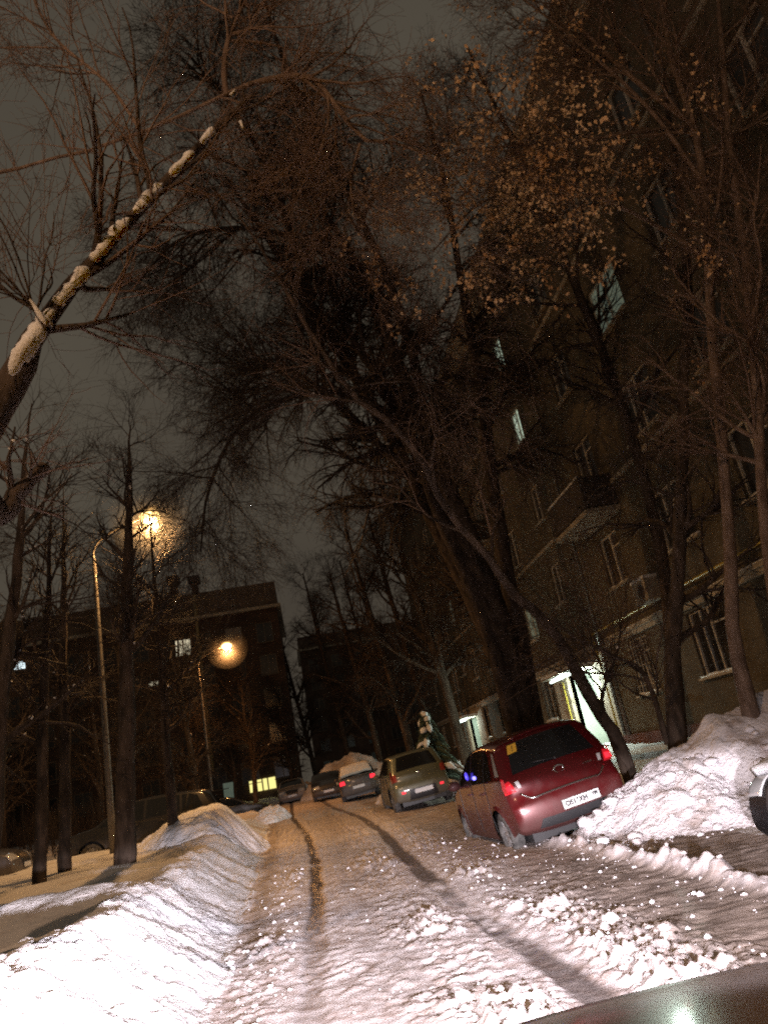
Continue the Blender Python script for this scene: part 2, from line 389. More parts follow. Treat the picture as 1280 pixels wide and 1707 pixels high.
# loose crumbs and clods, uncountable
def clods(pile=False):
    b = bmesh.new(); bmesh.ops.create_icosphere(b, subdivisions=1, radius=1); v0 = np.array([v.co for v in b.verts]); f0 = np.array([[v.index for v in f.verts] for f in b.faces]); b.free()
    N = 1500 if not pile else 150
    Y = 3.3+rng.random(N)**1.8*11; X = rng.choice([0, 1, 2, 3], N, p=[.24, .36, .2, .2])
    x = np.where(X == 0, -.55+rng.normal(0, .22, N), np.where(X == 1, 1.75+rng.normal(0, .38, N), np.where(X == 2, 2.95+rng.normal(0, .22, N), rng.uniform(-.7, 3.1, N))))
    dR = np.abs(x-np.interp(Y, RUT_R[:, 1], RUT_R[:, 0])); dl = np.abs(x-np.interp(Y, RUT_L[:, 1], RUT_L[:, 0]))
    if pile:
        x = 3.05+rng.random(N)**1.4*2.6; Y = 8.4+rng.random(N)*1.9
    keep = (dR > .16) & (dl > .15) & ((x < 3.25) | pile) & (x > x_left(Y)-.1); x = x[keep]; Y = Y[keep]; n = len(x)
    z = hz(x, Y)[0]; s = .005+.022*rng.random(n)**4
    if pile:
        from mathutils.bvhtree import BVHTree
        me = PILE.data; bv = BVHTree.FromPolygons([v.co for v in me.vertices], [p.vertices for p in me.polygons]); zz = []
        for a_, b_ in zip(x, Y):
            h_ = bv.ray_cast(Vector((a_, b_, 5)), Vector((0, 0, -1))); zz.append(h_[0].z if h_[0] else -1)
        z = np.maximum(z, np.array(zz)); s = .012+.085*rng.random(n)**4
    jit = 1+rng.uniform(-.35, .35, (n, len(v0), 3)); sc3 = np.stack([1+.6*rng.random(n), 1+.4*rng.random(n), .55+.4*rng.random(n)], -1)
    P = v0[None]*jit*sc3[:, None]*s[:, None, None]
    a = rng.random(n)*6.28; c_, s_ = np.cos(a)[:, None], np.sin(a)[:, None]
    P = np.stack([P[..., 0]*c_-P[..., 1]*s_, P[..., 0]*s_+P[..., 1]*c_, P[..., 2]], -1)+np.stack([x, Y, z+s*.3], -1)[:, None]
    F = (f0[None]+(np.arange(n)*len(v0))[:, None, None]).reshape(-1, 3)
    tag(link('snow_crumbs' if not pile else 'snow_clods', np_mesh('snow_crumbs', P.reshape(-1, 3), F), M['snow_pile'], smooth=False), 'loose crumbs of ice and snow strewn over the packed road' if not pile else 'clods of snow tumbled down the flank of the tall heap', 'snow crumbs', kind='stuff')
clods()
clods(True)

# ------------------------------------------------------------------ cars
class Car:
    """Body as two skins over a side profile: y runs tail (0) to nose (L), x across, z up."""
    def __init__(s, prof, L, Wd, zb, tumble=.30, wheels=(.72, 3.2), wr=.30, ns=150, crown=.035, plan=.13, arch=1.16):
        s.L, s.Wd, s.zb, s.tumble, s.wheels, s.wr, s.crown, s.plan = L, Wd/2, zb, tumble, wheels, wr, crown, plan
        P = resample(np.array(prof, float), 900); seg = np.r_[0, np.cumsum(np.linalg.norm(np.diff(P, axis=0), axis=1))]
        t = np.linspace(0, seg[-1], ns); s.P = np.stack([np.interp(t, seg, P[:, 0]), np.interp(t, seg, P[:, 1])], -1); s.ns = ns
        T = np.gradient(s.P, axis=0); T /= np.linalg.norm(T, axis=1, keepdims=True); s.Nn = np.stack([-T[:, 1], T[:, 0]], -1)  # outward (profile runs clockwise seen from the left)
        s.archr = wr*arch
    def W(s, y, z):
        y = np.asarray(y, float); z = np.asarray(z, float)
        q = np.abs((y-s.L/2)/(s.L/2)); w = s.Wd*(1-s.plan*q**4.5)
        up_ = np.clip(z-s.zb, 0, None); w = w-s.tumble*up_-.12*up_**2
        w = w-.05*np.clip((.42-z)/.25, 0, 1)**2
        w = w-.022*np.clip((z-.62)/(s.zb-.62), 0, 1)**1.5 + .012*np.exp(-((z-.60)/.10)**2)
        return w
    def top(s, si, u, off=0.0):
        """point on the top skin: si = float index along the profile, u in -1..1"""
        si = np.asarray(si, float); u = np.asarray(u, float)
        i = np.clip(si, 0, s.ns-1); k = np.arange(s.ns)
        py = np.interp(i, k, s.P[:, 0]); pz = np.interp(i, k, s.P[:, 1]); ny = np.interp(i, k, s.Nn[:, 0]); nz_ = np.interp(i, k, s.Nn[:, 1])
        au = np.abs(u); e = np.clip((au-.88)/.12, 0, 1); inn = .055*(1-np.sqrt(np.clip(1-e*e, 0, 1)))+s.crown*u*u
        inn = inn+.05*np.abs(u)**3*np.clip(np.abs(ny), 0, 1)
        y = py-ny*inn; z = pz-nz_*inn; x = s.W(y, z)*u
        sgn = np.sign(u)
        return np.stack([x+0*y, y+ny*off, z+nz_*off], -1)+np.stack([sgn*off*e, 0*y, 0*y], -1)
    def s_at(s, z, front=False):
        """profile index where the tail (or nose) side reaches height z"""
        m = int(np.argmax(s.P[:, 1]))
        if not front: return float(np.interp(z, s.P[:m, 1], np.arange(m)))
        return float(np.interp(-z, -s.P[m:, 1], np.arange(m, s.ns)))
    def body(s, m, parent, name='body'):
        ns = s.ns; us = np.sin(np.linspace(-1, 1, 41)*math.pi/2); us = np.sign(us)*np.abs(us)**.8
        V = s.top(np.arange(ns)[:, None]+0*us[None], us[None]+0*np.arange(ns)[:, None]).reshape(-1, 3)
        idx = np.arange(ns*41).reshape(ns, 41)
        F = [np.stack([idx[:-1, :-1], idx[:-1, 1:], idx[1:, 1:], idx[1:, :-1]], -1).reshape(-1, 4)]
        Vs = [V]; n0 = len(V)
        ne = int(s.s_at(s.zb)); nf = ns-1-ne
        for sg in (-1, 1):
            E = s.top(np.arange(ns), np.full(ns, sg*1.0))[:, 1:]
            rear = E[:ne+1]; front = E[::-1][:ne+1]; topc = E[ne:nf+1]; na = len(topc)
            bot = rear[0]+(front[0]-rear[0])*np.linspace(0, 1, na)[:, None]
            bot[:, 1] = np.interp(np.linspace(0, 1, na), [0, .1, .9, 1], [rear[0, 1], .22, .22, front[0, 1]])
            a = np.linspace(0, 1, na)[:, None, None]; b_ = np.linspace(0, 1, ne+1)[None, :, None]
            C = (1-b_)*bot[:, None]+b_*topc[:, None]+(1-a)*rear[None]+a*front[None]-((1-a)*(1-b_)*rear[0]+a*(1-b_)*front[0]+(1-a)*b_*rear[-1]+a*b_*front[-1])
            # refine between rows
            nb = 4*ne+1; tt = np.linspace(0, ne, nb); lo = np.minimum(tt.astype(int), ne-1); fr = (tt-lo)[None, :, None]
            nr = 3*(na-1)+1; ta = np.linspace(0, na-1, nr); la = np.minimum(ta.astype(int), na-2); fa = (ta-la)[:, None, None]
            C = C[:, lo]*(1-fr)+C[:, lo+1]*fr; C = C[la]*(1-fa)+C[la+1]*fa
            inside = np.zeros(C.shape[:2], bool)
            for wy in s.wheels:
                dy = C[..., 0]-wy; dz = C[..., 1]-s.wr; r = np.hypot(dy, dz); near = np.abs(r-s.archr) < .02
                f = np.where(near, s.archr/np.maximum(r, 1e-6), 1); C[..., 0] = wy+dy*f; C[..., 1] = s.wr+dz*f
                inside |= (r < s.archr-.0199)
            X = s.W(C[..., 0], C[..., 1])
            for wy in s.wheels:      # flared lips
                r = np.hypot(C[..., 0]-wy, C[..., 1]-s.wr); X = X+.018*np.exp(-((r-s.archr)/.035)**2)
            Vs.append(np.stack([sg*X, C[..., 0], C[..., 1]], -1).reshape(-1, 3))
            ix = np.arange(nr*nb).reshape(nr, nb)+n0; n0 += nr*nb
            keep = ~(inside[:-1, :-1] | inside[1:, :-1] | inside[:-1, 1:] | inside[1:, 1:]).ravel()
            q = np.stack([ix[:-1, :-1], ix[1:, :-1], ix[1:, 1:], ix[:-1, 1:]], -1).reshape(-1, 4)[keep]
            F.append(q if sg > 0 else q[:, ::-1])
        me = np_mesh(name, np.concatenate(Vs), F)
        b = bmesh.new(); b.from_mesh(me); bmesh.ops.remove_doubles(b, verts=b.verts, dist=.004)
        for v in [v for v in b.verts if not v.link_faces]: b.verts.remove(v)
        bmesh.ops.recalc_face_normals(b, faces=b.faces); b.to_mesh(me); b.free()
        return link(name, me, m, parent)
    def side_patch(s, bot, topl, off=.004, n=26, k=8, sg=1):
        B = resample(bot, n); T = resample(topl, n); t = np.linspace(0, 1, k)[None, :, None]; C = B[:, None]*(1-t)+T[:, None]*t
        X = s.W(C[..., 0], C[..., 1])+off
        V = np.stack([sg*X, C[..., 0], C[..., 1]], -1).reshape(-1, 3); ix = np.arange(n*k).reshape(n, k)
        return V, np.stack([ix[:-1, :-1], ix[1:, :-1], ix[1:, 1:], ix[:-1, 1:]], -1).reshape(-1, 4)
    def top_patch(s, s0, s1, u0, u1, off=.004, n=16, k=26, sy=False):
        """u0,u1: half ranges at s0 and s1 -> ((ua,ub) at s0, (ua,ub) at s1)"""
        a = np.linspace(0, 1, n)[:, None]; b_ = np.linspace(0, 1, k)[None]
        lo = u0[0]*(1-a)+u1[0]*a; hi = u0[1]*(1-a)+u1[1]*a; U = lo*(1-b_)+hi*b_; S = (s0*(1-a)+s1*a)+0*b_
        V = s.top(S, U, off).reshape(-1, 3); ix = np.arange(n*k).reshape(n, k)
        return V, np.stack([ix[:-1, :-1], ix[:-1, 1:], ix[1:, 1:], ix[1:, :-1]], -1).reshape(-1, 4)
    def part(s, name, m, parent, *geo, solid=0.0):
        V = []; F = []; n = 0
        for v, f in geo: V.append(v); F.append(f+n); n += len(v)
        o = link(name, np_mesh(name, np.concatenate(V), F), m, parent)
        b = bmesh.new(); b.from_mesh(o.data); bmesh.ops.remove_doubles(b, verts=b.verts, dist=.0008); bmesh.ops.recalc_face_normals(b, faces=b.faces); b.to_mesh(o.data); b.free()
        if solid:
            md = o.modifiers.new('s', 'SOLIDIFY'); md.thickness = solid; md.offset = 0
        return o

def make_wheel(parent, x, y, r, side, rim_mat):
    wt = .19; root = None
    b = MB(); prof = [(r*.66, -wt/2+.01), (r*.80, -wt/2), (r*.95, -wt/2+.012), (r, -wt/2+.04), (r, wt/2-.04), (r*.95, wt/2-.012), (r*.80, wt/2), (r*.66, wt/2-.01), (r*.62, 0), (r*.66, -wt/2+.01)]
    b.lathe(prof, 36, 'x'); o = b.build('wheel', M['rubber'], parent, True); o.location = (x, y, r)
    h = MB(); e = side*(wt/2-.03)
    h.lathe([(r*.67, e), (r*.66, e-side*.012), (r*.58, e-side*.03), (r*.56, e-side*.06)], 36, 'x')
    for i in range(7):
        a = i*2*math.pi/7; d = np.array([0, math.cos(a), math.sin(a)]); t_ = np.array([0, -math.sin(a), math.cos(a)])
        h.obb(np.array([e-side*.01, 0, 0])+d*r*.36, np.array([.008, 0, 0]), d*r*.30, t_*r*.075)
    h.lathe([(.001, e+side*.004), (r*.13, e), (r*.16, e-side*.02)], 20, 'x'); h.lathe([(.001, e-side*.055), (r*.6, e-side*.055)], 30, 'x')
    h.build('rim', rim_mat, o, False)
    return o
def text_part(name, txt, size, m, parent, loc, rot, sx=1.0, ext=.002):
    cu = bpy.data.curves.new('t', 'FONT'); cu.body = txt; cu.size = size; cu.extrude = ext; cu.align_x = 'CENTER'; cu.align_y = 'CENTER'; cu.offset = .004
    o = bpy.data.objects.new('t', cu); COL.objects.link(o); bpy.context.view_layer.update()
    me = bpy.data.meshes.new_from_object(o.evaluated_get(bpy.context.evaluated_depsgraph_get())); bpy.data.objects.remove(o)
    p = link(name, me, m, parent, False); p.location = loc; p.rotation_euler = rot; p.scale = (sx, 1, 1)
    return p
def plate(parent, x, y, z, tilt=0.0, txt=None, region=None, rz=0.0):
    b = MB(); b.box(-.26, .26, -.006, .006, -.056, .056)
    o = b.build('licence_plate', M['plate'], parent); o.location = (x, y, z); o.rotation_euler = (tilt, 0, rz)
    f = MB(); t = .006
    for a in ((-.262, .262, -.008, .004, -.060, -.056), (-.262, .262, -.008, .004, .056, .060), (-.266, -.262, -.008, .004, -.060, .060), (.262, .266, -.008, .004, -.060, .060)): f.box(*a)
    f.build('frame', M['black_trim'], o)
    if txt:
        text_part('lettering', txt, .088, M['ink'], o, (-.07, -.0075, 0), (R(90), 0, 0), .95)
        text_part('region_number', region, .058, M['ink'], o, (.20, -.0075, .012), (R(90), 0, 0), .9)
        d = MB(); d.box(.138, .141, -.0085, -.006, -.05, .05); d.build('divider', M['ink'], o)
    return o
def mirror(parent, x, y, z, sg, m):
    b = MB(); b.sphere((0, 0, 0), .1, 8, (1.0, .55, .75)); b.tube([(-sg*.14, .03, -.05), (-sg*.02, 0, -.02)], [.022, .03], 8)
    o = b.build('side_mirror', m, parent, True); o.location = (x+sg*.11, y, z)
    return o
def door_handles(car, parent, ys, z, m):
    for sg in (-1, 1):
        for y in ys:
            b = MB(); xw = float(car.W(y, z)); b.tube([(0, -.09, 0), (sg*.028, -.06, 0), (sg*.03, .06, 0), (0, .09, 0)], [.013]*4, 8)
            o = b.build('door_handle', m, parent, True); o.location = (sg*xw, y, z)
def seam(car, parent, path, sg, name='door_seam'):
    P = resample(path, 30); X = car.W(P[:, 0], P[:, 1])+.0015
    b = MB(); b.tube(np.stack([sg*X, P[:, 0], P[:, 1]], -1), .005, 5); return b.build(name, M['wire'], parent)
def underbody(car, parent):
    b = MB(); w_ = car.Wd
    b.box(-w_+.22, w_-.22, .16, car.L-.16, .17, .5); b.box(-w_+.1, w_-.1, car.wheels[0]+.36, car.wheels[1]-.36, .2, .4)
    for wy in car.wheels: b.box(-w_+.24, w_-.24, wy-.34, wy+.34, .3, .72)
    return b.build('underbody', M['black_trim'], parent)

def paint(name, col, rough=.32, dirt=(.16, .13, .11)):
    m = mat(name, col, rough, metal=.25, coat=.7); b = m.node_tree.nodes['Principled BSDF']; b.inputs['Coat Roughness'].default_value = .12
    nt = m.node_tree; L = nt.links
    tc = nt.nodes.new('ShaderNodeTexCoord'); sx = nt.nodes.new('ShaderNodeSeparateXYZ'); L.new(tc.outputs['Object'], sx.inputs[0])
    n = nt.nodes.new('ShaderNodeTexNoise'); n.inputs['Scale'].default_value = 5; n.inputs['Detail'].default_value = 8; L.new(tc.outputs['Object'], n.inputs['Vector'])
    ad = nt.nodes.new('ShaderNodeMath'); ad.operation = 'MULTIPLY_ADD'; ad.inputs[1].default_value = -.8; L.new(n.outputs['Fac'], ad.inputs[0]); ad.inputs[2].default_value = 1.05
    su = nt.nodes.new('ShaderNodeMath'); su.operation = 'SUBTRACT'; L.new(ad.outputs[0], su.inputs[0]); L.new(sx.outputs['Z'], su.inputs[1])
    mr = nt.nodes.new('ShaderNodeMapRange'); mr.inputs['From Min'].default_value = -.15; mr.inputs['From Max'].default_value = .35; L.new(su.outputs[0], mr.inputs['Value'])
    sc2 = nt.nodes.new('ShaderNodeMath'); sc2.operation = 'MULTIPLY'; sc2.inputs[1].default_value = .55; L.new(mr.outputs['Result'], sc2.inputs[0])
    mx = nt.nodes.new('ShaderNodeMix'); mx.data_type = 'RGBA'; mx.inputs[6].default_value = (*col, 1); mx.inputs[7].default_value = (*dirt, 1)
    L.new(sc2.outputs[0], mx.inputs['Factor']); L.new(mx.outputs[2], b.inputs['Base Color'])
    cw = nt.nodes.new('ShaderNodeMath'); cw.operation = 'MULTIPLY_ADD'; cw.inputs[1].default_value = -1.0; cw.inputs[2].default_value = .7; L.new(sc2.outputs[0], cw.inputs[0]); L.new(cw.outputs[0], b.inputs['Coat Weight'])
    r2 = nt.nodes.new('ShaderNodeMath'); r2.operation = 'MULTIPLY_ADD'; r2.inputs[1].default_value = .7; r2.inputs[2].default_value = rough; L.new(sc2.outputs[0], r2.inputs[0]); L.new(r2.outputs[0], b.inputs['Roughness'])
    return m
def place(root, x, y, z, heading=0.0, roll=0.0, pitch=0.0):
    """tail-centre of the car at x,y; heading 0 = nose to +Y"""
    root.location = (x, y, z); root.rotation_euler = (pitch, roll, heading)

HATCH = [(.16, .24), (.06, .30), (.01, .42), (.0, .55), (.02, .66), (.075, .72), (.10, .80), (.115, .92), (.16, 1.01), (.27, 1.18), (.40, 1.38), (.47, 1.455), (.75, 1.495), (1.2, 1.52), (1.75, 1.505), (2.2, 1.43), (2.62, 1.22), (2.95, 1.03),
         (3.25, .97), (3.6, .87), (3.8, .76), (3.9, .62), (3.93, .48), (3.92, .34), (3.84, .24)]
def hatchback(pm, tl='tail', sticker=False, detail=1, stretch=1.0, high=0.0, wheelr=.30, plate_low=True, name='parked_car'):
    prof = [(y*stretch, z+high*np.clip((z-.2)/.6, 0, 1)) for y, z in HATCH]; L = 3.93*stretch; zb = 1.0+high
    wh = (.74*stretch, 3.22*stretch)
    c = Car(prof, L, 1.70, zb, wheels=wh, wr=wheelr)
    root = empty(name)
    c.body(pm, root); underbody(c, root)
    for wy in wh:
        for sg in (-1, 1): make_wheel(root, sg*(.85-.105), wy, wheelr, sg, M['rim'])
    # rear window, windscreen
    s0, s1 = c.s_at(zb+.05), c.s_at(1.425+high)
    c.part('rear_window', M['glass'], root, c.top_patch(s0, s1, (-.80, .80), (-.74, .74), .004))
    f0, f1 = c.s_at(1.44+high, True), c.s_at(1.06+high, True)
    c.part('windscreen', M['glass'], root, c.top_patch(f0, f1, (-.80, .80), (-.86, .86), .004))
    ws = []
    h = high
    for sg in (-1, 1):
        for bot, topl in ((((.62, 1.03+h), (.85, 1.02+h), (1.02, 1.01+h)), ((.80, 1.33+h), (.92, 1.39+h), (1.02, 1.41+h))),
                          (((1.07, 1.01+h), (1.5, 1.0+h), (1.86, .995+h)), ((1.07, 1.415+h), (1.5, 1.43+h), (1.80, 1.425+h))),
                          (((1.93, .99+h), (2.3, .985+h), (2.78, .98+h)), ((1.88, 1.42+h), (2.05, 1.395+h), (2.30, 1.28+h)))):
            bt = [(y*stretch, z) for y, z in bot]; tp = [(y*stretch, z) for y, z in topl]
            c.part('side_window', M['glass'], root, c.side_patch(bt, tp, .003, sg=sg))
        for path in (((1.045, .34), (1.045, .7), (1.045, 1.0), (1.03, 1.43)), ((1.89, .30), (1.89, .7), (1.90, 1.0), (1.84, 1.44)), ((2.80, .32), (2.84, .6), (2.82, .98), (2.6, 1.14))):
            seam(c, root, [(y*stretch, z+h*(z > .9)) for y, z in path], sg)
    door_handles(c, root, (1.25*stretch, 2.05*stretch), .86+h, pm)
    for sg in (-1, 1): mirror(root, sg*c.W(2.62*stretch, .98+h), 2.62*stretch, 1.02+h, sg, pm)
    # head lamps
    for sg in (-1, 1):
        a, b_ = c.s_at(.80+h, True), c.s_at(.64+h, True)
        c.part('headlight', M['headlens'], root, c.top_patch(a, b_, (sg*.58, sg*.985), (sg*.55, sg*.985), .008, 8, 12), solid=.012)
    a, b_ = c.s_at(.58, True), c.s_at(.36, True); c.part('grille', M['black_trim'], root, c.top_patch(a, b_, (-.5, .5), (-.45, .45), .006))
    return root, c

# --- the red hatchback
RED = paint('dark_red_paint', (.095, .006, .008), .24, (.06, .042, .036))
red, rc = hatchback(RED)
tag(red, 'dark red hatchback with a yellow square sticker on its rear window, tilted on the snow', 'car')
for sg in (-1, 1):
    z0, z1 = rc.s_at(.83), rc.s_at(1.00)
    c1 = rc.top_patch(z0, z1, (sg*.84, sg*1.0), (sg*.90, sg*1.0), .008, 12, 10)
    c2 = rc.side_patch([(.12, .83), (.20, .84), (.27, .88)], [(.17, 1.01), (.22, 1.02), (.26, 1.03)], .008, 10, 8, sg)
    o = rc.part('tail_light', M['tail_retro_dim'], red, c1, c2)
    rc.part('lens_glint', M['tail_retro'], o, rc.top_patch(rc.s_at(.86), rc.s_at(.945), (sg*.89, sg*.985), (sg*.90, sg*.985), .014, 6, 6))  # glowing patch imitates the glint at the middle of the lens
    g = rc.part('reversing_lens', mat('clear_lens', (.7, .7, .72), .1, coat=1) if sg < 0 else bpy.data.materials['clear_lens'], o, rc.top_patch(rc.s_at(.86), rc.s_at(.96), (sg*.74, sg*.80), (sg*.76, sg*.83), .008, 6, 6))
    c3 = rc.side_patch([(.33, 1.06), (.40, 1.06), (.47, 1.06)], [(.55, 1.34), (.60, 1.36), (.64, 1.37)], .004, 8, 8, sg)
    rc.part('rear_pillar_trim', M['headlens'] if sg < 0 else M['black_trim'], red, c3)
# chrome strip with ends sweeping up, across the hatch over the plate
u = np.linspace(-.80, .80, 41); zz = .70+.10*np.clip((np.abs(u)-.60)/.2, 0, 1)**1.6
st = np.array([rc.top(rc.s_at(z), uu, .010) for z, uu in zip(zz, u)])
b = MB(); b.tube(st, .014, 6); b.build('chrome_strip', M['chrome'], red, True)
plate(red, 0.10, -.018, .50, R(-4), 'O516XH', '199')
bz = MB(); bz.lathe([(.055, 0), (.075, -.006), (.085, 0), (.075, .008), (.055, .008)], 24, 'y'); p = rc.top(rc.s_at(.93), 0, .004); o = bz.build('emblem', M['chrome'], red, True); o.location = p; o.scale = (1, 1, .62)
b = MB(); b.tube([rc.top(rc.s_at(.89), .45, .006), rc.top(rc.s_at(.895), .62, .006)], .008, 5); b.build('badge', M['chrome'], red)
wpts = [rc.top(rc.s_at(zb_), uu, .02) for zb_, uu in ((1.06, .02), (1.08, -.2), (1.10, -.42))]
b = MB(); b.tube(wpts, .009, 6); b.sphere(wpts[0], .028, 6); b.build('rear_wiper', M['black_trim'], red, True)
b = MB(); V, F = rc.top_patch(rc.s_at(1.41), rc.s_at(1.30), (-.74, -.55), (-.77, -.58), .008, 5, 5); b.add(V, F); st_ = b.build('sticker', M['yellow'], red)
e0, e1 = rc.s_at(1.385), rc.s_at(1.345); b = MB(); V, F = rc.top_patch(e0, e1, (-.656, -.634), (-.664, -.65), .011, 4, 3); b.add(V, F); V, F = rc.top_patch(rc.s_at(1.335), rc.s_at(1.322), (-.672, -.652), (-.674, -.655), .011, 3, 3); b.add(V, F); b.build('exclamation_mark', M['ink'], st_)
b = MB(); yy = np.linspace(-1, 1, 15); b.tube([rc.top(rc.s_at(1.452)+2, q*.62, .015-.01*abs(q)) for q in yy], .022, 6); b.build('spoiler', RED, red, True)
b = MB(); V, F = rc.top_patch(rc.s_at(.30), rc.s_at(.42), (-.70, .70), (-.62, .62), .006, 6, 30); b.add(V, F); b.build('bumper_insert', M['black_trim'], red)
b = MB(); b.sphere((0, 0, 0), .062, 8); lo = b.build('blue_halo', mat('blue_halo_glow', (.1, .1, .5), .3, emit=(.09, .06, 1), es=1.1), red, True); lo.location = (-float(rc.W(2.50, 1.04))-.012, 1.98, 1.13); lo.scale = (.35, 1, 1)  # flattened glowing ball imitates the halo of a blue glint at the window
ld = bpy.data.lights.new('glint_spill', 'POINT'); ld.energy = .5; ld.color = (.18, .16, 1); ld.shadow_soft_size = .03  # small lamp added to spread the blue glow over the car's side
lg = bpy.data.objects.new('glint_spill', ld); COL.objects.link(lg); lg.parent = red; lg.location = (-float(rc.W(1.98, 1.12))-.09, 1.98, 1.12)
b = MB(); b.sphere((-.03, 0, 0), .026, 8); b.build('glint_core', mat('glint_core', (.5, .5, 1), .3, emit=(.8, .8, 1), es=6), lo, True)  # glowing ball as the bright middle of the blue glint
place(red, 3.36, 10.45, -.03, R(1.5), R(-7.2), R(-.5))

# --- the green hatchback further on
GRN = paint('olive_paint', (.13, .135, .085), .35)
grn, gc = hatchback(GRN, high=.07, wheelr=.33, stretch=1.03)
tag(grn, 'olive green high-riding hatchback with its plate in the dark rear bumper', 'car')
for sg in (-1, 1):
    gc.part('tail_light', mat('dim_tail_lens', (.35, .06, .04), .15, coat=.6) if sg < 0 else bpy.data.materials['dim_tail_lens'], grn, gc.top_patch(gc.s_at(.86), gc.s_at(1.08), (sg*.82, sg*1.0), (sg*.86, sg*1.0), .008, 10, 10), gc.side_patch([(.13, .87), (.22, .88), (.33, .92)], [(.24, 1.14), (.28, 1.15), (.33, 1.15)], .008, 10, 8, sg))
    gc.part('bumper_reflector', M['tail_retro'], grn, gc.top_patch(gc.s_at(.50), gc.s_at(.56), (sg*.66, sg*.80), (sg*.66, sg*.80), .012, 4, 6))
b = MB(); V, F = gc.top_patch(gc.s_at(.30), gc.s_at(.58), (-.55, .55), (-.50, .50), .007, 8, 30); b.add(V, F); b.build('bumper_insert', M['black_trim'], grn)
plate(grn, 0.02, -.02, .50)
b = MB(); b.sphere(gc.top(gc.s_at(.98), 0, .004), .05, 8, (1, .2, .7)); b.build('emblem', M['chrome'], grn, True)
place(grn, 3.05, 22.6, .14, R(1), R(-4.0), 0)

# --- saloons
SEDAN = [(.14, .26), (.05, .33), (.01, .45), (.0, .58), (.03, .74), (.05, .90), (.10, .99), (.35, 1.02), (.62, 1.03), (.95, 1.20), (1.25, 1.36), (1.6, 1.42), (2.1, 1.43), (2.5, 1.38), (2.9, 1.20), (3.25, 1.00),
         (3.6, .95), (4.0, .86), (4.25, .76), (4.36, .62), (4.4, .48), (4.38, .34), (4.28, .24)]
ESTATE = [(.18, .28), (.07, .34), (.01, .46), (.0, .60), (.03, .78), (.06, .98), (.12, 1.08), (.25, 1.30), (.38, 1.50), (.55, 1.58), (1.1, 1.63), (1.8, 1.65), (2.5, 1.62), (2.9, 1.52), (3.3, 1.28), (3.62, 1.10),
          (4.0, 1.04), (4.3, .96), (4.5, .84), (4.6, .68), (4.64, .50), (4.62, .36), (4.5, .26)]
def generic_car(pm, kind, snow_roof=False):
    if kind == 'sedan':
        c = Car(SEDAN, 4.4, 1.74, .98, wheels=(.86, 3.5), wr=.31, ns=120); zb = .98; zr = (1.06, 1.35); zf = (1.37, 1.04)
        wins = ((((.98, 1.0), (1.3, 1.0), (1.75, 1.0)), ((1.30, 1.33), (1.5, 1.36), (1.75, 1.37))), (((1.82, 1.0), (2.4, .99), (3.05, .98)), ((1.82, 1.37), (2.2, 1.37), (2.60, 1.28))))
        lt = (.76, .93); hd = (.80, .64)
    else:
        c = Car(ESTATE, 4.64, 1.84, 1.06, wheels=(.86, 3.62), wr=.34, ns=120); zb = 1.06; zr = (1.12, 1.47); zf = (1.56, 1.14)
        wins = ((((.48, 1.10), (.8, 1.09), (1.08, 1.08)), ((.64, 1.44), (.85, 1.51), (1.08, 1.53))), (((1.14, 1.08), (1.6, 1.07), (2.10, 1.06)), ((1.14, 1.53), (1.6, 1.55), (2.06, 1.55))), (((2.17, 1.06), (2.8, 1.05), (3.42, 1.05)), ((2.13, 1.55), (2.5, 1.54), (2.90, 1.40))))
        lt = (.92, 1.15); hd = (.90, .72)
    root = empty('parked_car'); c.body(pm, root); underbody(c, root)
    for wy in c.wheels:
        for sg in (-1, 1): make_wheel(root, sg*(c.Wd-.105), wy, c.wr, sg, M['rim'])
    c.part('rear_window', M['glass'], root, c.top_patch(c.s_at(zr[0]), c.s_at(zr[1]), (-.78, .78), (-.72, .72)))
    c.part('windscreen', M['glass'], root, c.top_patch(c.s_at(zf[0], True), c.s_at(zf[1], True), (-.80, .80), (-.86, .86)))
    for sg in (-1, 1):
        for bt, tp in wins: c.part('side_window', M['glass'], root, c.side_patch(bt, tp, .003, sg=sg))
        c.part('headlight', M['headlens'], root, c.top_patch(c.s_at(hd[0], True), c.s_at(hd[1], True), (sg*.60, sg*.99), (sg*.56, sg*.99), .008, 8, 12), solid=.01)
        c.part('tail_light', M['reflector'] if kind != 'hot' else M['tail_retro'], root, c.top_patch(c.s_at(lt[0]), c.s_at(lt[1]), (sg*.72, sg*1.0), (sg*.76, sg*1.0), .008, 8, 12))
        mirror(root, sg*c.W(3.0, zb), 3.0, zb+.05, sg, pm)
    door_handles(c, root, (wins[-2][0][2][0]-.45, wins[-1][0][0][0]+.2), zb-.12, pm)
    c.part('grille', M['black_trim'], root, c.top_patch(c.s_at(hd[0]-.02, True), c.s_at(.50, True), (-.48, .48), (-.42, .42), .006))
    p = plate(root, 0, c.L+.012, .46, 0, rz=math.pi)
    plate(root, 0, -.014, .56)
    if snow_roof:      # a cap of snow lying over roof and rear glass
        m_ = int(np.argmax(c.P[:, 1])); V, F = c.top_patch(c.s_at(snow_roof[0]), c.s_at(snow_roof[1], True), (-.86, .86), (-.84, .84), .06, 40, 30)
        V = V.copy(); V[:, 2] += .05*fbm(V[:, 0]*3, V[:, 1]*3, 300)+.02
        o = c.part('snow_cap', M['snow_bough'], root, (V, F), solid=.10)
    return root, c
GREY = paint('grey_paint', (.085, .08, .085), .4); BLACK = paint('black_paint', (.03, .028, .026), .22, (.05, .04, .035)); DARK = paint('dark_blue_paint', (.02, .022, .028), .3)
LIGHT = paint('light_grey_paint', (.32, .29, .27), .4)
g1, g1c = generic_car(GREY, 'sedan', snow_roof=(1.05, 1.05)); tag(g1, 'dark grey car with snow covered roof and red tail lights', 'car')
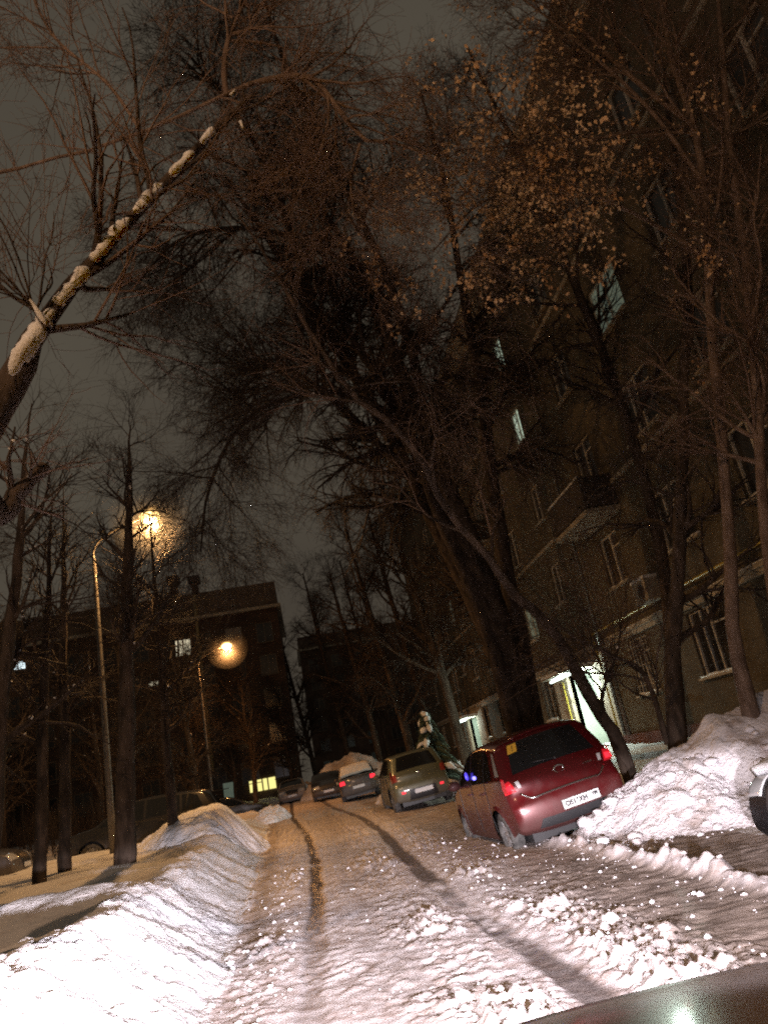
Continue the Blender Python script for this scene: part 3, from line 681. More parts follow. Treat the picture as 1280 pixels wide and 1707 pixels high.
for ch in g1.children:
    if ch.name.startswith('tail_light'): ch.data.materials.clear(); ch.data.materials.append(M['tail_retro'])
place(g1, 2.05, 35.5, .36, R(-3), R(-5), 0)
d1, _ = generic_car(DARK, 'sedan'); tag(d1, 'dark blue car facing the camera at the far street end', 'car')
place(d1, .85, 46.9, .46, R(180), R(2), 0)
w1_, _ = generic_car(LIGHT, 'sedan'); tag(w1_, 'pale grey car facing the camera at the far street end, nearest the yellow shop windows', 'car')
place(w1_, -1.2, 54.3, .52, R(180), R(2), 0)
e1_, _ = generic_car(BLACK, 'estate'); tag(e1_, 'long black estate car with shiny roof half hidden behind the snow mound', 'car')
for ch in e1_.children:
    if ch.name.startswith('tail_light'): ch.data.materials.clear(); ch.data.materials.append(M['black_trim'])
place(e1_, -2.55, 24.6, .18, R(86), R(2), 0)
s1_, _ = generic_car(BLACK, 'sedan'); tag(s1_, 'low black saloon beyond the snow mound, only its roof showing', 'car')
place(s1_, -6.2, 38.4, .10, R(-84), 0, 0)
l1_, _ = generic_car(GREY, 'sedan', snow_roof=(1.05, 1.02)); tag(l1_, 'snow capped dark car behind the thin trees at the left edge', 'car')
place(l1_, -11.6, 21.6, .30, R(-88), 0, 0)
k1_, _ = generic_car(mat('satin_black', (.006, .006, .007), .5, spec=.2), 'sedan'); tag(k1_, 'black car in the cleared bay by the tall snow heap, mostly out of frame', 'car')
kc = _
V, F = kc.top_patch(kc.s_at(.99, True), kc.s_at(.80, True), (-.93, .93), (-.93, .93), .05, 30, 30); V = V.copy(); V[:, 2] += .05*fbm(V[:, 0]*4, V[:, 1]*4, 310)
kc.part('snow_cap', M['snow_bough'], k1_, (V, F), solid=.08)
place(k1_, 8.03, 6.2, -.14, R(90), 0, 0)

# --- the car the picture is taken from: bonnet in view, cabin behind left open
OWN = paint('brown_paint', (.17, .12, .095), .34)
own = empty('own_car'); tag(own, 'brown bonnet of the car from which the street is seen', 'car')
def hood():
    n, k = 36, 40; V = []
    for i in range(n):
        t = i/(n-1)
        for j in range(k):
            u_ = -1+2*j/(k-1)
            yf = 1.33-.16*abs(u_)**2.6; y = .15+t*(yf-.15)
            z = 1.004-.09*t-.050*t**4-.030*abs(u_)**2-.10*max(0, abs(u_)-.85)/.15*.6 + .016*math.exp(-((abs(u_)-.62)/.08)**2)
            V.append((u_*.80, y, z))
        # nose rolls down
    for i in range(1, 15):
        a = i/14*math.pi/2
        for j in range(k):
            u_ = -1+2*j/(k-1); yf = 1.33-.16*abs(u_)**2.6; b0 = V[(n-1)*k+j]
            V.append((b0[0], yf+.13*math.sin(a), b0[2]-.24*(1-math.cos(a))))
    ix = np.arange(len(V)).reshape(-1, k); F = np.stack([ix[:-1, :-1], ix[:-1, 1:], ix[1:, 1:], ix[1:, :-1]], -1).reshape(-1, 4)
    o = link('bonnet', np_mesh('bonnet', np.array(V), F), OWN, own)
hood()
b = MB()
for sg in (-1, 1):
    P = []; 
    b.box(sg*.80-.05, sg*.80+.05, -2.6, 1.05, .35, .84)
b.box(-.78, .78, .9, 1.28, .25, .62); b.box(-.8, .8, -2.7, -2.5, .3, 1.0)
b.build('body', OWN, own)
for sg in (-1, 1):
    for wy in (.72, -1.9):
        make_wheel(own, sg*.78, wy, .31, sg, M['rim'])
hl_m = mat('lit_headlamp', (.9, .9, .9), .2, emit=(1, .95, .9), es=3)
def headlamp(x):
    h = MB(); h.sphere((0, 0, 0), .085, 10, (1.3, .35, .8)); o = h.build('headlight', hl_m, own, True); o.location = (x, 1.31, .66)
    l = bpy.data.lights.new('headlight_beam', 'SPOT'); l.energy = HEADLIGHT_W; l.color = (1, .90, .96); l.spot_size = R(150); l.spot_blend = .6; l.shadow_soft_size = .05
    l.use_nodes = True; nt = l.node_tree; em = nt.nodes['Emission']; L = nt.links
    # dipped beam: strong just under the horizontal, weak above it and to the sides
    g = nt.nodes.new('ShaderNodeNewGeometry'); sx = nt.nodes.new('ShaderNodeSeparateXYZ'); L.new(g.outputs['Incoming'], sx.inputs[0])
    def math_(op, a, b_=None, c_=None):
        n = nt.nodes.new('ShaderNodeMath'); n.operation = op
        for i, v in enumerate((a, b_, c_)):
            if v is None: continue
            if isinstance(v, (int, float)): n.inputs[i].default_value = v
            else: L.new(v, n.inputs[i])
        return n.outputs[0]
    def ramp(v, pts):
        n = nt.nodes.new('ShaderNodeFloatCurve'); cv = n.mapping.curves[0]; cv.points[0].location = pts[0]; cv.points[-1].location = pts[-1]
        for p_ in pts[1:-1]: cv.points.new(*p_)
        for p_ in cv.points: p_.handle_type = 'VECTOR'
        n.mapping.update(); L.new(v, n.inputs['Value']); return n.outputs[0]
    elev = math_('DIVIDE', sx.outputs['Z'], math_('MAXIMUM', sx.outputs['Y'], .02))   # tan of elevation
    e01 = math_('MULTIPLY_ADD', elev, SGN_Z*.8, .5)                                   # 0.5 = horizontal
    ve = ramp(e01, [(0, .02), (.22, .06), (.36, .28), (.44, .75), (.485, 1.0), (.502, .75), (.515, .16), (.56, .045), (.75, .02), (1, .008)])
    az = math_('ABSOLUTE', math_('DIVIDE', sx.outputs['X'], math_('MAXIMUM', sx.outputs['Y'], .02)))
    ha = ramp(math_('MULTIPLY', az, .5), [(0, 1), (.1, .80), (.25, .60), (.5, .22), (1, .05)])
    st = math_('MULTIPLY', math_('MULTIPLY', ve, ha), 1.0)
    L.new(st, em.inputs['Strength'])
    lo = bpy.data.objects.new('headlight_beam', l); COL.objects.link(lo); lo.parent = own; lo.location = (x, 1.50, .66); lo.rotation_euler = (R(88), 0, 0)
SGN_Z = 1.0
headlamp(-.60); headlamp(.60)
own.location = (.46, 0, 0)

# ------------------------------------------------------------------ street lamps, one row left of the road
GALV = noisy(mat('galvanised_post', (.3, .29, .27), .5, metal=.4), (.11, .10, .09), (.17, .155, .14), 6)[0]
LAMPGLOW = mat('lit_lamp_glass', (1, .8, .5), .3, emit=(1, .60, .20), es=5.5); LAMPGLOW.cycles.emission_sampling = 'NONE'
def halo_mat():  # thin scattering volume that imitates lens bloom round the lamps
    m = bpy.data.materials.new('lamp_bloom'); m.use_nodes = True; nt = m.node_tree; nt.nodes.clear(); L = nt.links
    o = nt.nodes.new('ShaderNodeOutputMaterial'); v = nt.nodes.new('ShaderNodeVolumePrincipled')
    v.inputs['Color'].default_value = (1, 1, 1, 1); v.inputs['Anisotropy'].default_value = .5; v.inputs['Density'].default_value = .016
    L.new(v.outputs[0], o.inputs['Volume']); m.cycles.volume_sampling = 'EQUIANGULAR'; m.cycles.homogeneous_volume = True; return m
HALO = halo_mat()
def street_lamp(x, y, zt, label, arm=1.5, power=LAMP_W, col=SODIUM, halo=True):
    root = empty('street_lamp', (x, y, 0)); tag(root, label, 'street lamp', 'sodium street lamps along the left side of the road')
    g = ground_z(x, y)-.1; zt = zt
    b = MB(); b.tube([(0, 0, g), (0, 0, 2.2), (0, 0, zt-1.4), (0, 0, zt-.6)], [.085, .08, .055, .045], 12); b.build('post', GALV, root, True)
    b = MB(); b.tube(resample([(0, 0, zt-.7), (.02, 0, zt-.35), (.35, 0, zt+.0), (arm-.25, 0, zt+.32)], 14), .028, 8); b.build('arm', GALV, root, True)
    b = MB(); b.sphere((0, 0, 0), .26, 10, (1.0, .7, .30)); h = b.build('lamp_head', GALV, root, True); h.location = (arm, 0, zt+.56)
    b = MB(); b.sphere((0, 0, 0), .26, 12, (1.05, 1.05, .6)); s = b.build('lamp_shade', LAMPGLOW, root, True); s.location = (arm, 0, zt+.33)  # glowing globe made oversized to take in the lamp's bloom
    if halo:
        for rr in (.34, .42, .52, .66, .85, 1.08):  # nested shells added only to imitate the bloom fading outwards
            b = MB(); b.sphere((0, 0, 0), rr, 16); ms = b.build('halo', HALO, None, True); ms.location = (x+arm, y, zt+.24); tag(ms, kind='stuff')
    l = bpy.data.lights.new('sodium_light', 'POINT'); l.energy = power; l.color = col; l.shadow_soft_size = .12
    if halo:      # a street lantern throws its light down and out, little of it upwards
        l.use_nodes = True; nt = l.node_tree; g_ = nt.nodes.new('ShaderNodeNewGeometry'); sx = nt.nodes.new('ShaderNodeSeparateXYZ'); nt.links.new(g_.outputs['Incoming'], sx.inputs[0])
        mr = nt.nodes.new('ShaderNodeMapRange'); mr.inputs['From Min'].default_value = -.45; mr.inputs['From Max'].default_value = -.05; mr.inputs['To Min'].default_value = 1; mr.inputs['To Max'].default_value = .42
        nt.links.new(sx.outputs['Z'], mr.inputs['Value']); nt.links.new(mr.outputs['Result'], nt.nodes['Emission'].inputs['Strength'])
    lo = bpy.data.objects.new('sodium_light', l); COL.objects.link(lo); lo.parent = root; lo.location = (arm, 0, zt+.12)
    return root
LA = at(250, 862, 20); LB = at(378, 1077, 40)
street_lamp(LA[0]-1.5, 20, LA[2]-.33, 'nearest glowing yellow street lamp on a thin lit post, left of the road', power=1900)
street_lamp(LB[0]-1.5, 40, LB[2]-.33, 'smaller orange glowing street lamp in front of the far building', power=1500, col=(1, .42, .12))
street_lamp(-5.4, -1.5, 8.6, 'street lamp beside the viewpoint, out of the frame', power=LAMP_W*1.8, col=(1, .60, .34), halo=False)

# ------------------------------------------------------------------ long apartment house on the right (wall plane x = 10)
WX = 10.0
def brick(name, c1, c2, mort, scale=1.0):
    m = mat(name, c1, .9, spec=.2); nt = m.node_tree; L = nt.links; b = nt.nodes['Principled BSDF']
    tc = nt.nodes.new('ShaderNodeTexCoord'); sx = nt.nodes.new('ShaderNodeSeparateXYZ'); ad = nt.nodes.new('ShaderNodeMath'); ad.operation = 'ADD'; cx = nt.nodes.new('ShaderNodeCombineXYZ')
    L.new(tc.outputs['Object'], sx.inputs[0]); L.new(sx.outputs['X'], ad.inputs[0]); L.new(sx.outputs['Y'], ad.inputs[1]); L.new(ad.outputs[0], cx.inputs['X']); L.new(sx.outputs['Z'], cx.inputs['Y'])
    br = nt.nodes.new('ShaderNodeTexBrick'); br.inputs['Scale'].default_value = scale; br.inputs['Brick Width'].default_value = .26; br.inputs['Row Height'].default_value = .08; br.inputs['Mortar Size'].default_value = .010
    br.inputs['Color1'].default_value = (*c1, 1); br.inputs['Color2'].default_value = (*c2, 1); br.inputs['Mortar'].default_value = (*mort, 1); L.new(cx.outputs[0], br.inputs['Vector'])
    n = nt.nodes.new('ShaderNodeTexNoise'); n.inputs['Scale'].default_value = .8; n.inputs['Detail'].default_value = 7; L.new(tc.outputs['Object'], n.inputs['Vector'])
    mr = nt.nodes.new('ShaderNodeMapRange'); mr.inputs['From Min'].default_value = .3; mr.inputs['From Max'].default_value = .7; mr.inputs['To Min'].default_value = .6; mr.inputs['To Max'].default_value = 1.15; L.new(n.outputs['Fac'], mr.inputs['Value'])
    mx = nt.nodes.new('ShaderNodeMix'); mx.data_type = 'RGBA'; mx.blend_type = 'MULTIPLY'; mx.inputs['Factor'].default_value = 1; L.new(br.outputs['Color'], mx.inputs[6]); L.new(mr.outputs['Result'], mx.inputs[7]); L.new(mx.outputs[2], b.inputs['Base Color'])
    bp = nt.nodes.new('ShaderNodeBump'); bp.inputs['Strength'].default_value = .5; bp.inputs['Distance'].default_value = .01; L.new(br.outputs['Fac'], bp.inputs['Height']); bp.invert = True; L.new(bp.outputs['Normal'], b.inputs['Normal'])
    return m
BRICK = brick('yellow_brown_brick', (.15, .122, .085), (.11, .090, .063), (.15, .13, .10))
BRICK_D = brick('dark_red_brick', (.10, .06, .042), (.07, .045, .034), (.10, .08, .065))
PLASTER = noisy(mat('beige_plaster', (.45, .36, .28), .9), (.34, .27, .20), (.50, .41, .32), 1.5, bump=.3)[0]
PLINTH = noisy(mat('dark_red_plinth', (.12, .05, .045), .85), (.08, .036, .032), (.15, .065, .055), 2.0, bump=.4)[0]
STONE = noisy(mat('pale_cornice', (.4, .35, .28), .85), (.30, .26, .20), (.46, .40, .32), 3)[0]
FRAMEW = noisy(mat('white_frame', (.62, .58, .52), .6), (.45, .42, .38), (.68, .64, .58), 3)[0]
DGLASS = noisy(mat('dark_window', (.02, .02, .022), .22, spec=.6), (.012, .012, .014), (.05, .045, .04), .9)[0]
def lit(name, c, e): return noisy(mat(name, c, .6, emit=c, es=e), tuple(x*.8 for x in c), c, 3)[0]
LITG = lit('lit_stairwell', (.62, .78, .62), .6); LITW = lit('lit_window_warm', (.95, .85, .60), .9); LITD = lit('curtained_lit_window', (.38, .50, .40), .13)
LITY = lit('lit_shop', (.95, .85, .30), 1.1); LITC = lit('lit_lamp_cool', (.75, .92, .98), 2.0)
FRAMEFAR = mat('weathered_frame', (.16, .13, .10), .8)
IRON = mat('rusty_iron', (.05, .04, .035), .7)

def wall_with_holes(mb, y0, y1, z0, z1, holes, x, depth, out=-1):
    """front at x facing -x, holes = (ya,yb,za,zb); reveals go back by depth"""
    ys = sorted({y0, y1, *[h[0] for h in holes], *[h[1] for h in holes]}); zs = sorted({z0, z1, *[h[2] for h in holes], *[h[3] for h in holes]})
    for a, b_ in zip(ys[:-1], ys[1:]):
        for c, d in zip(zs[:-1], zs[1:]):
            my, mz = (a+b_)/2, (c+d)/2
            if any(h[0] < my < h[1] and h[2] < mz < h[3] for h in holes): continue
            mb.add([(x, a, c), (x, b_, c), (x, b_, d), (x, a, d)], [(0, 3, 2, 1)])
    for a, b_, c, d in holes:
        X = x+depth
        mb.add([(x, a, c), (X, a, c), (X, a, d), (x, a, d)], [(0, 1, 2, 3)]); mb.add([(x, b_, c), (X, b_, c), (X, b_, d), (x, b_, d)], [(0, 3, 2, 1)])
        mb.add([(x, a, c), (X, a, c), (X, b_, c), (x, b_, c)], [(0, 3, 2, 1)]); mb.add([(x, a, d), (X, a, d), (X, b_, d), (x, b_, d)], [(0, 1, 2, 3)])
house = empty('apartment_house', (WX, 0, 0)); tag(house, 'tall brown brick apartment house with a lit entrance along the right side', 'apartment house')
Y0, Y1, ZT = 2.0, 62.0, 19.6
FL = [2.02, 5.25, 8.45, 11.7, 14.95]; WH = 1.62
cols = [6.6, 10.3, 14.1, 17.9, 22.1, 31.6, 35.6, 39.6, 43.6, 50.0, 54.0, 58.0]; stair = [27.3, 46.8]
holes = []; wins = []
for fi, z in enumerate(FL):
    for c in cols:
        wd = .72 if (cols.index(c) % 3) else .95
        holes.append((c-wd, c+wd, z, z+WH)); wins.append((c, wd, z, WH, fi, 'w'))
    if fi:
        for c in stair: zz = z+.62; holes.append((c-.55, c+.55, zz, zz+1.5)); wins.append((c, .55, zz, 1.5, fi, 's'))
for c in stair: holes.append((c-1.35, c+1.35, .25, 3.35))
b = MB(); wall_with_holes(b, Y0, Y1, .95, ZT, [(h[0], h[1], max(h[2], .95), h[3]) for h in holes], 0, .16)
b.add([(0, Y1, .0), (0, Y1, ZT), (13, Y1, ZT), (13, Y1, 0)], [(0, 1, 2, 3)]); b.add([(0, Y0, .0), (0, Y0, ZT), (13, Y0, ZT), (13, Y0, 0)], [(0, 3, 2, 1)]); b.add([(13, Y0, 0), (13, Y1, 0), (13, Y1, ZT), (13, Y0, ZT)], [(0, 1, 2, 3)])
b.build('wall', BRICK, house, fix=False)
b = MB(); segs = [Y0-.05]+[v for c in stair for v in (c-1.35, c+1.35)]+[Y1+.05]
for a, c in zip(segs[::2], segs[1::2]): b.box(-.10, .12, a, c, -.3, .98)
b.build('plinth', PLINTH, house)
b = MB(); b.box(-.16, .1, Y0, Y1, 3.86, 3.96); b.box(-.10, .1, Y0, Y1, 3.72, 3.857); b.build('cornice', STONE, house)
b = MB(); b.box(-.15, .05, Y0, Y1, 3.963, 3.99); o = b.build('snow_line', M['snow_bough'], house)
b = MB(); b.box(-.62, 13.4, Y0-.3, Y1+.3, ZT, ZT+.18); b.box(-.35, .1, Y0-.1, Y1+.1, ZT-.32, ZT-.003); b.box(-.18, .1, Y0-.1, Y1+.1, ZT-.62, ZT-.323); o = b.build('eaves', STONE, house)
b = MB(); b.add([(-.66, Y0-.3, ZT+.184), (-.66, Y1+.3, ZT+.184), (6.5, Y1-3, ZT+2.6), (6.5, Y0+3, ZT+2.6), (13.6, Y1+.3, ZT+.184), (13.6, Y0-.3, ZT+.184)], [(0, 3, 2, 1), (3, 5, 4, 2), (0, 5, 3), (1, 2, 4)]); b.build('roof', IRON, house)
b = MB(); b.box(-.07, .06, Y0, Y1, 8.02, 8.14); b.box(-.07, .06, Y0, Y1, 14.5, 14.62); b.build('string_course', STONE, house)
for (c, wd, z, h, fi, kind) in wins:
    litm = DGLASS
    if kind == 's': litm = LITG if fi >= 3 else DGLASS
    if kind == 's' and c > 40: litm = DGLASS if fi != 2 else LITD
    if kind == 'w' and c == 17.9 and fi == 3: litm = LITD
    if kind == 'w' and c == 31.6 and fi == 1: litm = LITD
    b = MB(); b.add([(.150, c-wd, z), (.150, c+wd, z), (.150, c+wd, z+h), (.150, c-wd, z+h)], [(0, 3, 2, 1)])
    p = b.build('window', litm, house, fix=False)
    f = MB(); t = .055; x0, x1 = .085, .147
    f.box(x0, x1, c-wd+.002, c-wd+t, z+.003, z+h-.003); f.box(x0, x1, c+wd-t, c+wd-.002, z+.003, z+h-.003)
    f.box(x0, x1, c-wd+t, c+wd-t, z+.003, z+t); f.box(x0, x1, c-wd+t, c+wd-t, z+h-t, z+h-.003)
    if kind == 'w':
        f.box(x0+.004, x1, c-.035, c+.035, z+t, z+h-t)
        if wd > .8: f.box(x0+.004, x1, c+wd*.45-.02, c+wd*.45+.02, z+t, z+h-t)
        f.box(x0+.006, x1, c-wd+t, c-.035, z+h*.72, z+h*.72+.04)
    else: f.box(x0+.004, x1, c-.03, c+.03, z+t, z+h-t)
    f.build('frame', FRAMEW, p)
    s_ = MB(); s_.box(-.14, .08, c-wd-.08, c+wd+.08, z-.06, z-.004); sl = s_.build('sill', STONE, p)
    if (fi+int(c)) % 2 == 0 or fi < 2:
        sn = MB(); yy = np.linspace(c-wd-.06, c+wd+.06, 9)
        sn.tube([(-.05, y, z+.012+.012*math.sin(y*9)) for y in yy], [.03]+[.05+.014*math.sin(y*7+fi) for y in yy[1:-1]]+[.03], 7); sn.build('snow', M['snow_bough'], p, True)
    if fi == 0 and kind == 'w':      # iron bars at street level
        gr = MB()
        for y in np.linspace(c-wd+.08, c+wd-.08, 7): gr.tube([(-.02, y, z+.02), (-.02, y, z+h-.02)], .009, 5)
        for zz in (z+.25, z+h*.5, z+h-.25): gr.tube([(-.02, c-wd, zz), (-.02, c+wd, zz)], .008, 5)
        gr.build('window_bars', IRON if int(c) % 2 else FRAMEW, p)
# balconies on the third and fourth storey
for c, z in ((22.1, 7.35), (35.6, 7.35), (35.6, 10.6)):
    b = MB(); b.box(-1.05, .02, c-1.5, c+1.5, z-.14, z); o = b.build('balcony', STONE, house)
    r_ = MB(); r_.box(-1.04, -1.0, c-1.48, c+1.48, z+.06, z+1.0); r_.box(-1.0, -.01, c-1.48, c-1.44, z+.06, z+1.0); r_.box(-1.0, -.01, c+1.44, c+1.48, z+.06, z+1.0); r_.build('balcony_panel', IRON, o)
    sn = MB(); sn.tube([(-1.02, y, z+1.03) for y in np.linspace(c-1.46, c+1.46, 9)], .045, 6); sn.build('snow', M['snow_bough'], o, True)
# entrances: plastered porch frame, recess with lamp, door
TUBE = mat('fluorescent_tube', (.9, 1, .95), .4, emit=(.80, 1, .88), es=5)
for i, c in enumerate(stair):
    b = MB(); b.box(-.14, -.004, c-2.9, c-1.35, .985, 3.70); b.box(-.14, -.004, c+1.35, c+2.9, .985, 3.70); b.box(-.14, -.004, c-1.35, c+1.35, 3.40, 3.70); b.build('entrance_surround', PLASTER, house)
    # recess box
    b = MB(); y0, y1, z0, z1, X = c-1.35, c+1.35, .25, 3.35, 1.25
    b.add([(0, y0, z0), (X, y0, z0), (X, y0, z1), (0, y0, z1)], [(0, 1, 2, 3)]); b.add([(0, y1, z0), (X, y1, z0), (X, y1, z1), (0, y1, z1)], [(0, 3, 2, 1)])
    b.add([(0, y0, z1), (X, y0, z1), (X, y1, z1), (0, y1, z1)], [(0, 1, 2, 3)]); b.add([(X, y0, z0), (X, y1, z0), (X, y1, z1), (X, y0, z1)], [(0, 1, 2, 3)]); b.add([(0, y0, z0), (X, y0, z0), (X, y1, z0), (0, y1, z0)], [(0, 3, 2, 1)])
    b.build('porch_recess', noisy(mat('pale_green_plaster', (.5, .55, .48), .8), (.42, .47, .40), (.58, .62, .55), 2)[0] if i == 0 else bpy.data.materials['pale_green_plaster'], house, fix=False)
    b = MB(); b.box(1.17, 1.23, c-.55, c+.45, .26, 2.35); dr = b.build('door', mat('brown_steel_door', (.12, .10, .07), .5) if i == 0 else bpy.data.materials['brown_steel_door'], house)
    h = MB(); h.tube([(1.13, c-.35, 1.1), (1.13, c-.35, 1.5)], .018, 8); h.build('handle', M['chrome'], dr)
    f = MB(); f.box(1.12, 1.24, c-.75, c-.553, .26, 2.62); f.box(1.12, 1.24, c+.453, c+.65, .26, 2.62); f.box(1.12, 1.24, c-.55, c+.45, 2.353, 2.62); f.build('door_frame', FRAMEW, dr)
    b = MB(); b.box(-1.0, 0.0, c-1.7, c+1.7, 3.36, 3.395); cn = b.build('canopy', STONE, house)
    sn = MB(); sn.box(-.99, -.145, c-1.68, c+1.68, 3.397, 3.50); sn.build('snow', M['snow_bough'], cn)
    b = MB(); b.tube([(-.75, c-1.3, 3.27), (-.75, c+1.3, 3.27)], .05, 8); b.box(-.81, -.69, c-1.15, c+1.05, 3.315, 3.357); t_ = b.build('tube_lamp', TUBE, house)
    l = bpy.data.lights.new('entrance_light', 'POINT'); l.energy = 650 if i == 0 else 120; l.color = (.80, 1, .86); l.shadow_soft_size = .1
    lo = bpy.data.objects.new('entrance_light', l); COL.objects.link(lo); lo.parent = house; lo.location = (-.45, c-.6, 3.02)
    b = MB(); b.box(-2.2, 1.2, c-1.6, c+1.6, -.2, .24); b.build('entrance_step', STONE, house)
# yellow gas pipe and drainpipes
GAS = mat('yellow_gas_pipe', (.50, .38, .06), .5)
b = MB(); b.tube([(-.2, Y0+1, 4.28), (-.2, 24.8, 4.28)], .032, 8); b.tube([(-.2, 24.8, 4.28), (-.2, 24.8, 1.0)], .032, 8); b.tube([(-.2, 28.9, 3.2), (-.2, 28.9, 1.6), (-.2, 28.4, 1.45)], .028, 8); b.build('gas_pipe', GAS, house, True)
for c in (12.2, 24.3, 33.6, 48.9):
    b = MB(); b.tube([(-.22, c, 1.0), (-.22, c, ZT-.4), (-.4, c, ZT-.05)], .06, 8); b.build('drainpipe', GALV, house, True)
ac = MB(); ac.box(-.55, -.17, 19.4, 20.25, 4.25, 4.85); a_ = ac.build('cooling_unit', STONE, house)
ac = MB(); ac.lathe([(.02, -.56), (.20, -.56), (.22, -.552)], 20, 'x', (0, 19.75, 4.55)); ac.build('fan_grille', IRON, a_)
ac = MB(); ac.box(-.56, -.16, 19.38, 20.27, 4.853, 4.93); ac.build('snow', M['snow_bough'], a_)

# ------------------------------------------------------------------ far building closing the view on the left
def far_block(name, label, x0, x1, y, zt, ground, floors, nwin, m, lit_map, attic=2.0, seedn=1, base_h=1.6, stepx=None):
    root = empty(name, (0, y, ground)); tag(root, label, 'apartment house')
    H = zt-ground; fh = (H-attic-base_h)/floors
    b = MB(); b.box(x0, x1, 0, 14, -2, H-attic); b.build('wall', m, root)
    b = MB(); b.box(x0-.35, x1+.35, -.35, 14.3, H-attic+.003, H-attic+.25); b.build('eaves', STONE, root)
    b = MB(); b.box(x0-.1, x1+.1, .2, 13.8, H-attic+.253, H); b.build('roof', noisy(mat('dark_roof_'+name+str(seedn), (.12, .09, .07), .9), (.08, .06, .05), (.16, .12, .09), 1)[0], root)
    w_ = (x1-x0)/nwin
    for f in range(floors):
        for i in range(nwin):
            xc = x0+w_*(i+.5); z = base_h+f*fh
            mm = lit_map.get((f, i), DGLASS)
            q = MB(); q.box(xc-.62, xc+.62, -.03, .01, z, z+1.5); p = q.build('window', mm, root)
            fr = MB(); fr.box(xc-.68, xc-.62, -.06, .01, z-.05, z+1.55); fr.box(xc+.62, xc+.68, -.06, .01, z-.05, z+1.55); fr.box(xc-.03, xc+.03, -.06, -.032, z, z+1.5); fr.box(xc-.62, xc+.62, -.06, .01, z+1.502, z+1.55); fr.box(xc-.75, xc+.75, -.14, .01, z-.11, z-.052)
            fr.build('frame', FRAMEFAR, p)
    return root, fh
FBY = 64.0
# window columns are 2.5 m apart counted leftwards from the right corner
tl = at(455, 968, FBY); G0 = .8
fb, fh = far_block('apartment_block', 'dark five storey block closing the street behind the street lamps, chimneys on its roof', tl[0]-30.0, tl[0], FBY, tl[2], G0, 5, 12, BRICK_D,
    {(4, 10): mat('dim_curtain', (.25, .22, .19), .8), (3, 9): DGLASS}, attic=2.3)
xr_ = tl[0]
# a few lit windows where the photograph has them
for (px, py, wd, hh, mm) in ((306, 1080, 1.15, 1.25, LITW), (257, 1140, .7, .35, LITW), (32, 1110, 1.0, .6, LITC)):
    P = at(px, py, FBY); q = MB(); q.box(P[0]-wd/2, P[0]+wd/2, -.10, -.065, P[2]-G0-hh/2, P[2]-G0+hh/2); p = q.build('window', mm, fb)
    fr = MB(); fr.box(P[0]-.05, P[0]+.03, -.14, -.102, P[2]-G0-hh/2, P[2]-G0+hh/2); fr.box(P[0]-wd/2-.08, P[0]+wd/2+.08, -.16, -.062, P[2]-G0-hh/2-.1, P[2]-G0-hh/2-.003); fr.build('frame', FRAMEW, p)
P = at(438, 1308, FBY-.2); q = MB(); q.box(P[0]-1.0, P[0]+1.0, -.12, -.07, P[2]-G0-.42, P[2]-G0+.42); p = q.build('shop_window', LITY, fb)
fr = MB()
for dx in (-.45, .0, .42): fr.box(P[0]+dx-.05, P[0]+dx+.05, -.16, -.122, P[2]-G0-.42, P[2]-G0+.42)
fr.build('frame', IRON, p)
P = at(382, 1316, FBY); q = MB(); q.box(P[0]-.4, P[0]+.4, -.12, -.07, P[2]-G0-.7, P[2]-G0+.5); q.build('shop_door', LITD, fb)
for px, w_, h_ in ((290, .55, 1.0), (325, .55, 1.1)):
    P = at(px, 978, FBY+2); q = MB(); q.box(P[0]-w_/2, P[0]+w_/2, 1.6, 2.4, P[2]-G0-1.6, P[2]-G0+.25); ch = q.build('chimney', BRICK_D, fb)
    q = MB(); q.box(P[0]-w_/2-.2, P[0]+w_/2+.2, 1.4, 2.6, P[2]-G0+.28, P[2]-G0+.85); q.build('chimney_cap', IRON, ch)
for px in (412, 395, 268, 246):
    P = at(px, 985, FBY+1); q = MB(); q.tube([(P[0], 1, tl[2]-G0-.1), (P[0], 1, tl[2]-G0+1.1)], .05, 6); q.build('roof_post', IRON, fb)
P = at(327, 1020, FBY); q = MB(); q.tube([(P[0], -.2, 3), (P[0], -.2, tl[2]-G0-.2)], .13, 8); q.build('drainpipe', mat('ochre_pipe', (.32, .24, .12), .6), fb, True)
# dark block further off, closing the street
P = at(480, 1050, 105)
bb, _ = far_block('distant_block', 'distant unlit block beyond the end of the street', 1.0, 30.0, 108, 21, 1.0, 6, 9, BRICK_D, {}, seedn=2)
for (px, py, mm) in ((478, 1256, lit('blue_sign', (.35, .45, 1.0), 2.2)), (605, 1144, LITC), (717, 1223, LITC)):
    P = at(px, py, 107.5); q = MB(); q.box(P[0]-.25, P[0]+.25, -.4, -.3, P[2]-1-.45, P[2]-1+.45); q.build('window', mm, bb)
# low dark house left, behind the thin trees
lb, _ = far_block('garden_house', 'low dark house behind the thin trees at the left', -46, -22, 50, 9.0, .7, 2, 8, BRICK_D, {}, attic=1.2, seedn=3)
P = at(135, 1286, 49.7); q = MB(); q.box(P[0]-.18, P[0]+.18, -.3, -.2, P[2]-.7-.25, P[2]-.7+.25); 
P2 = P

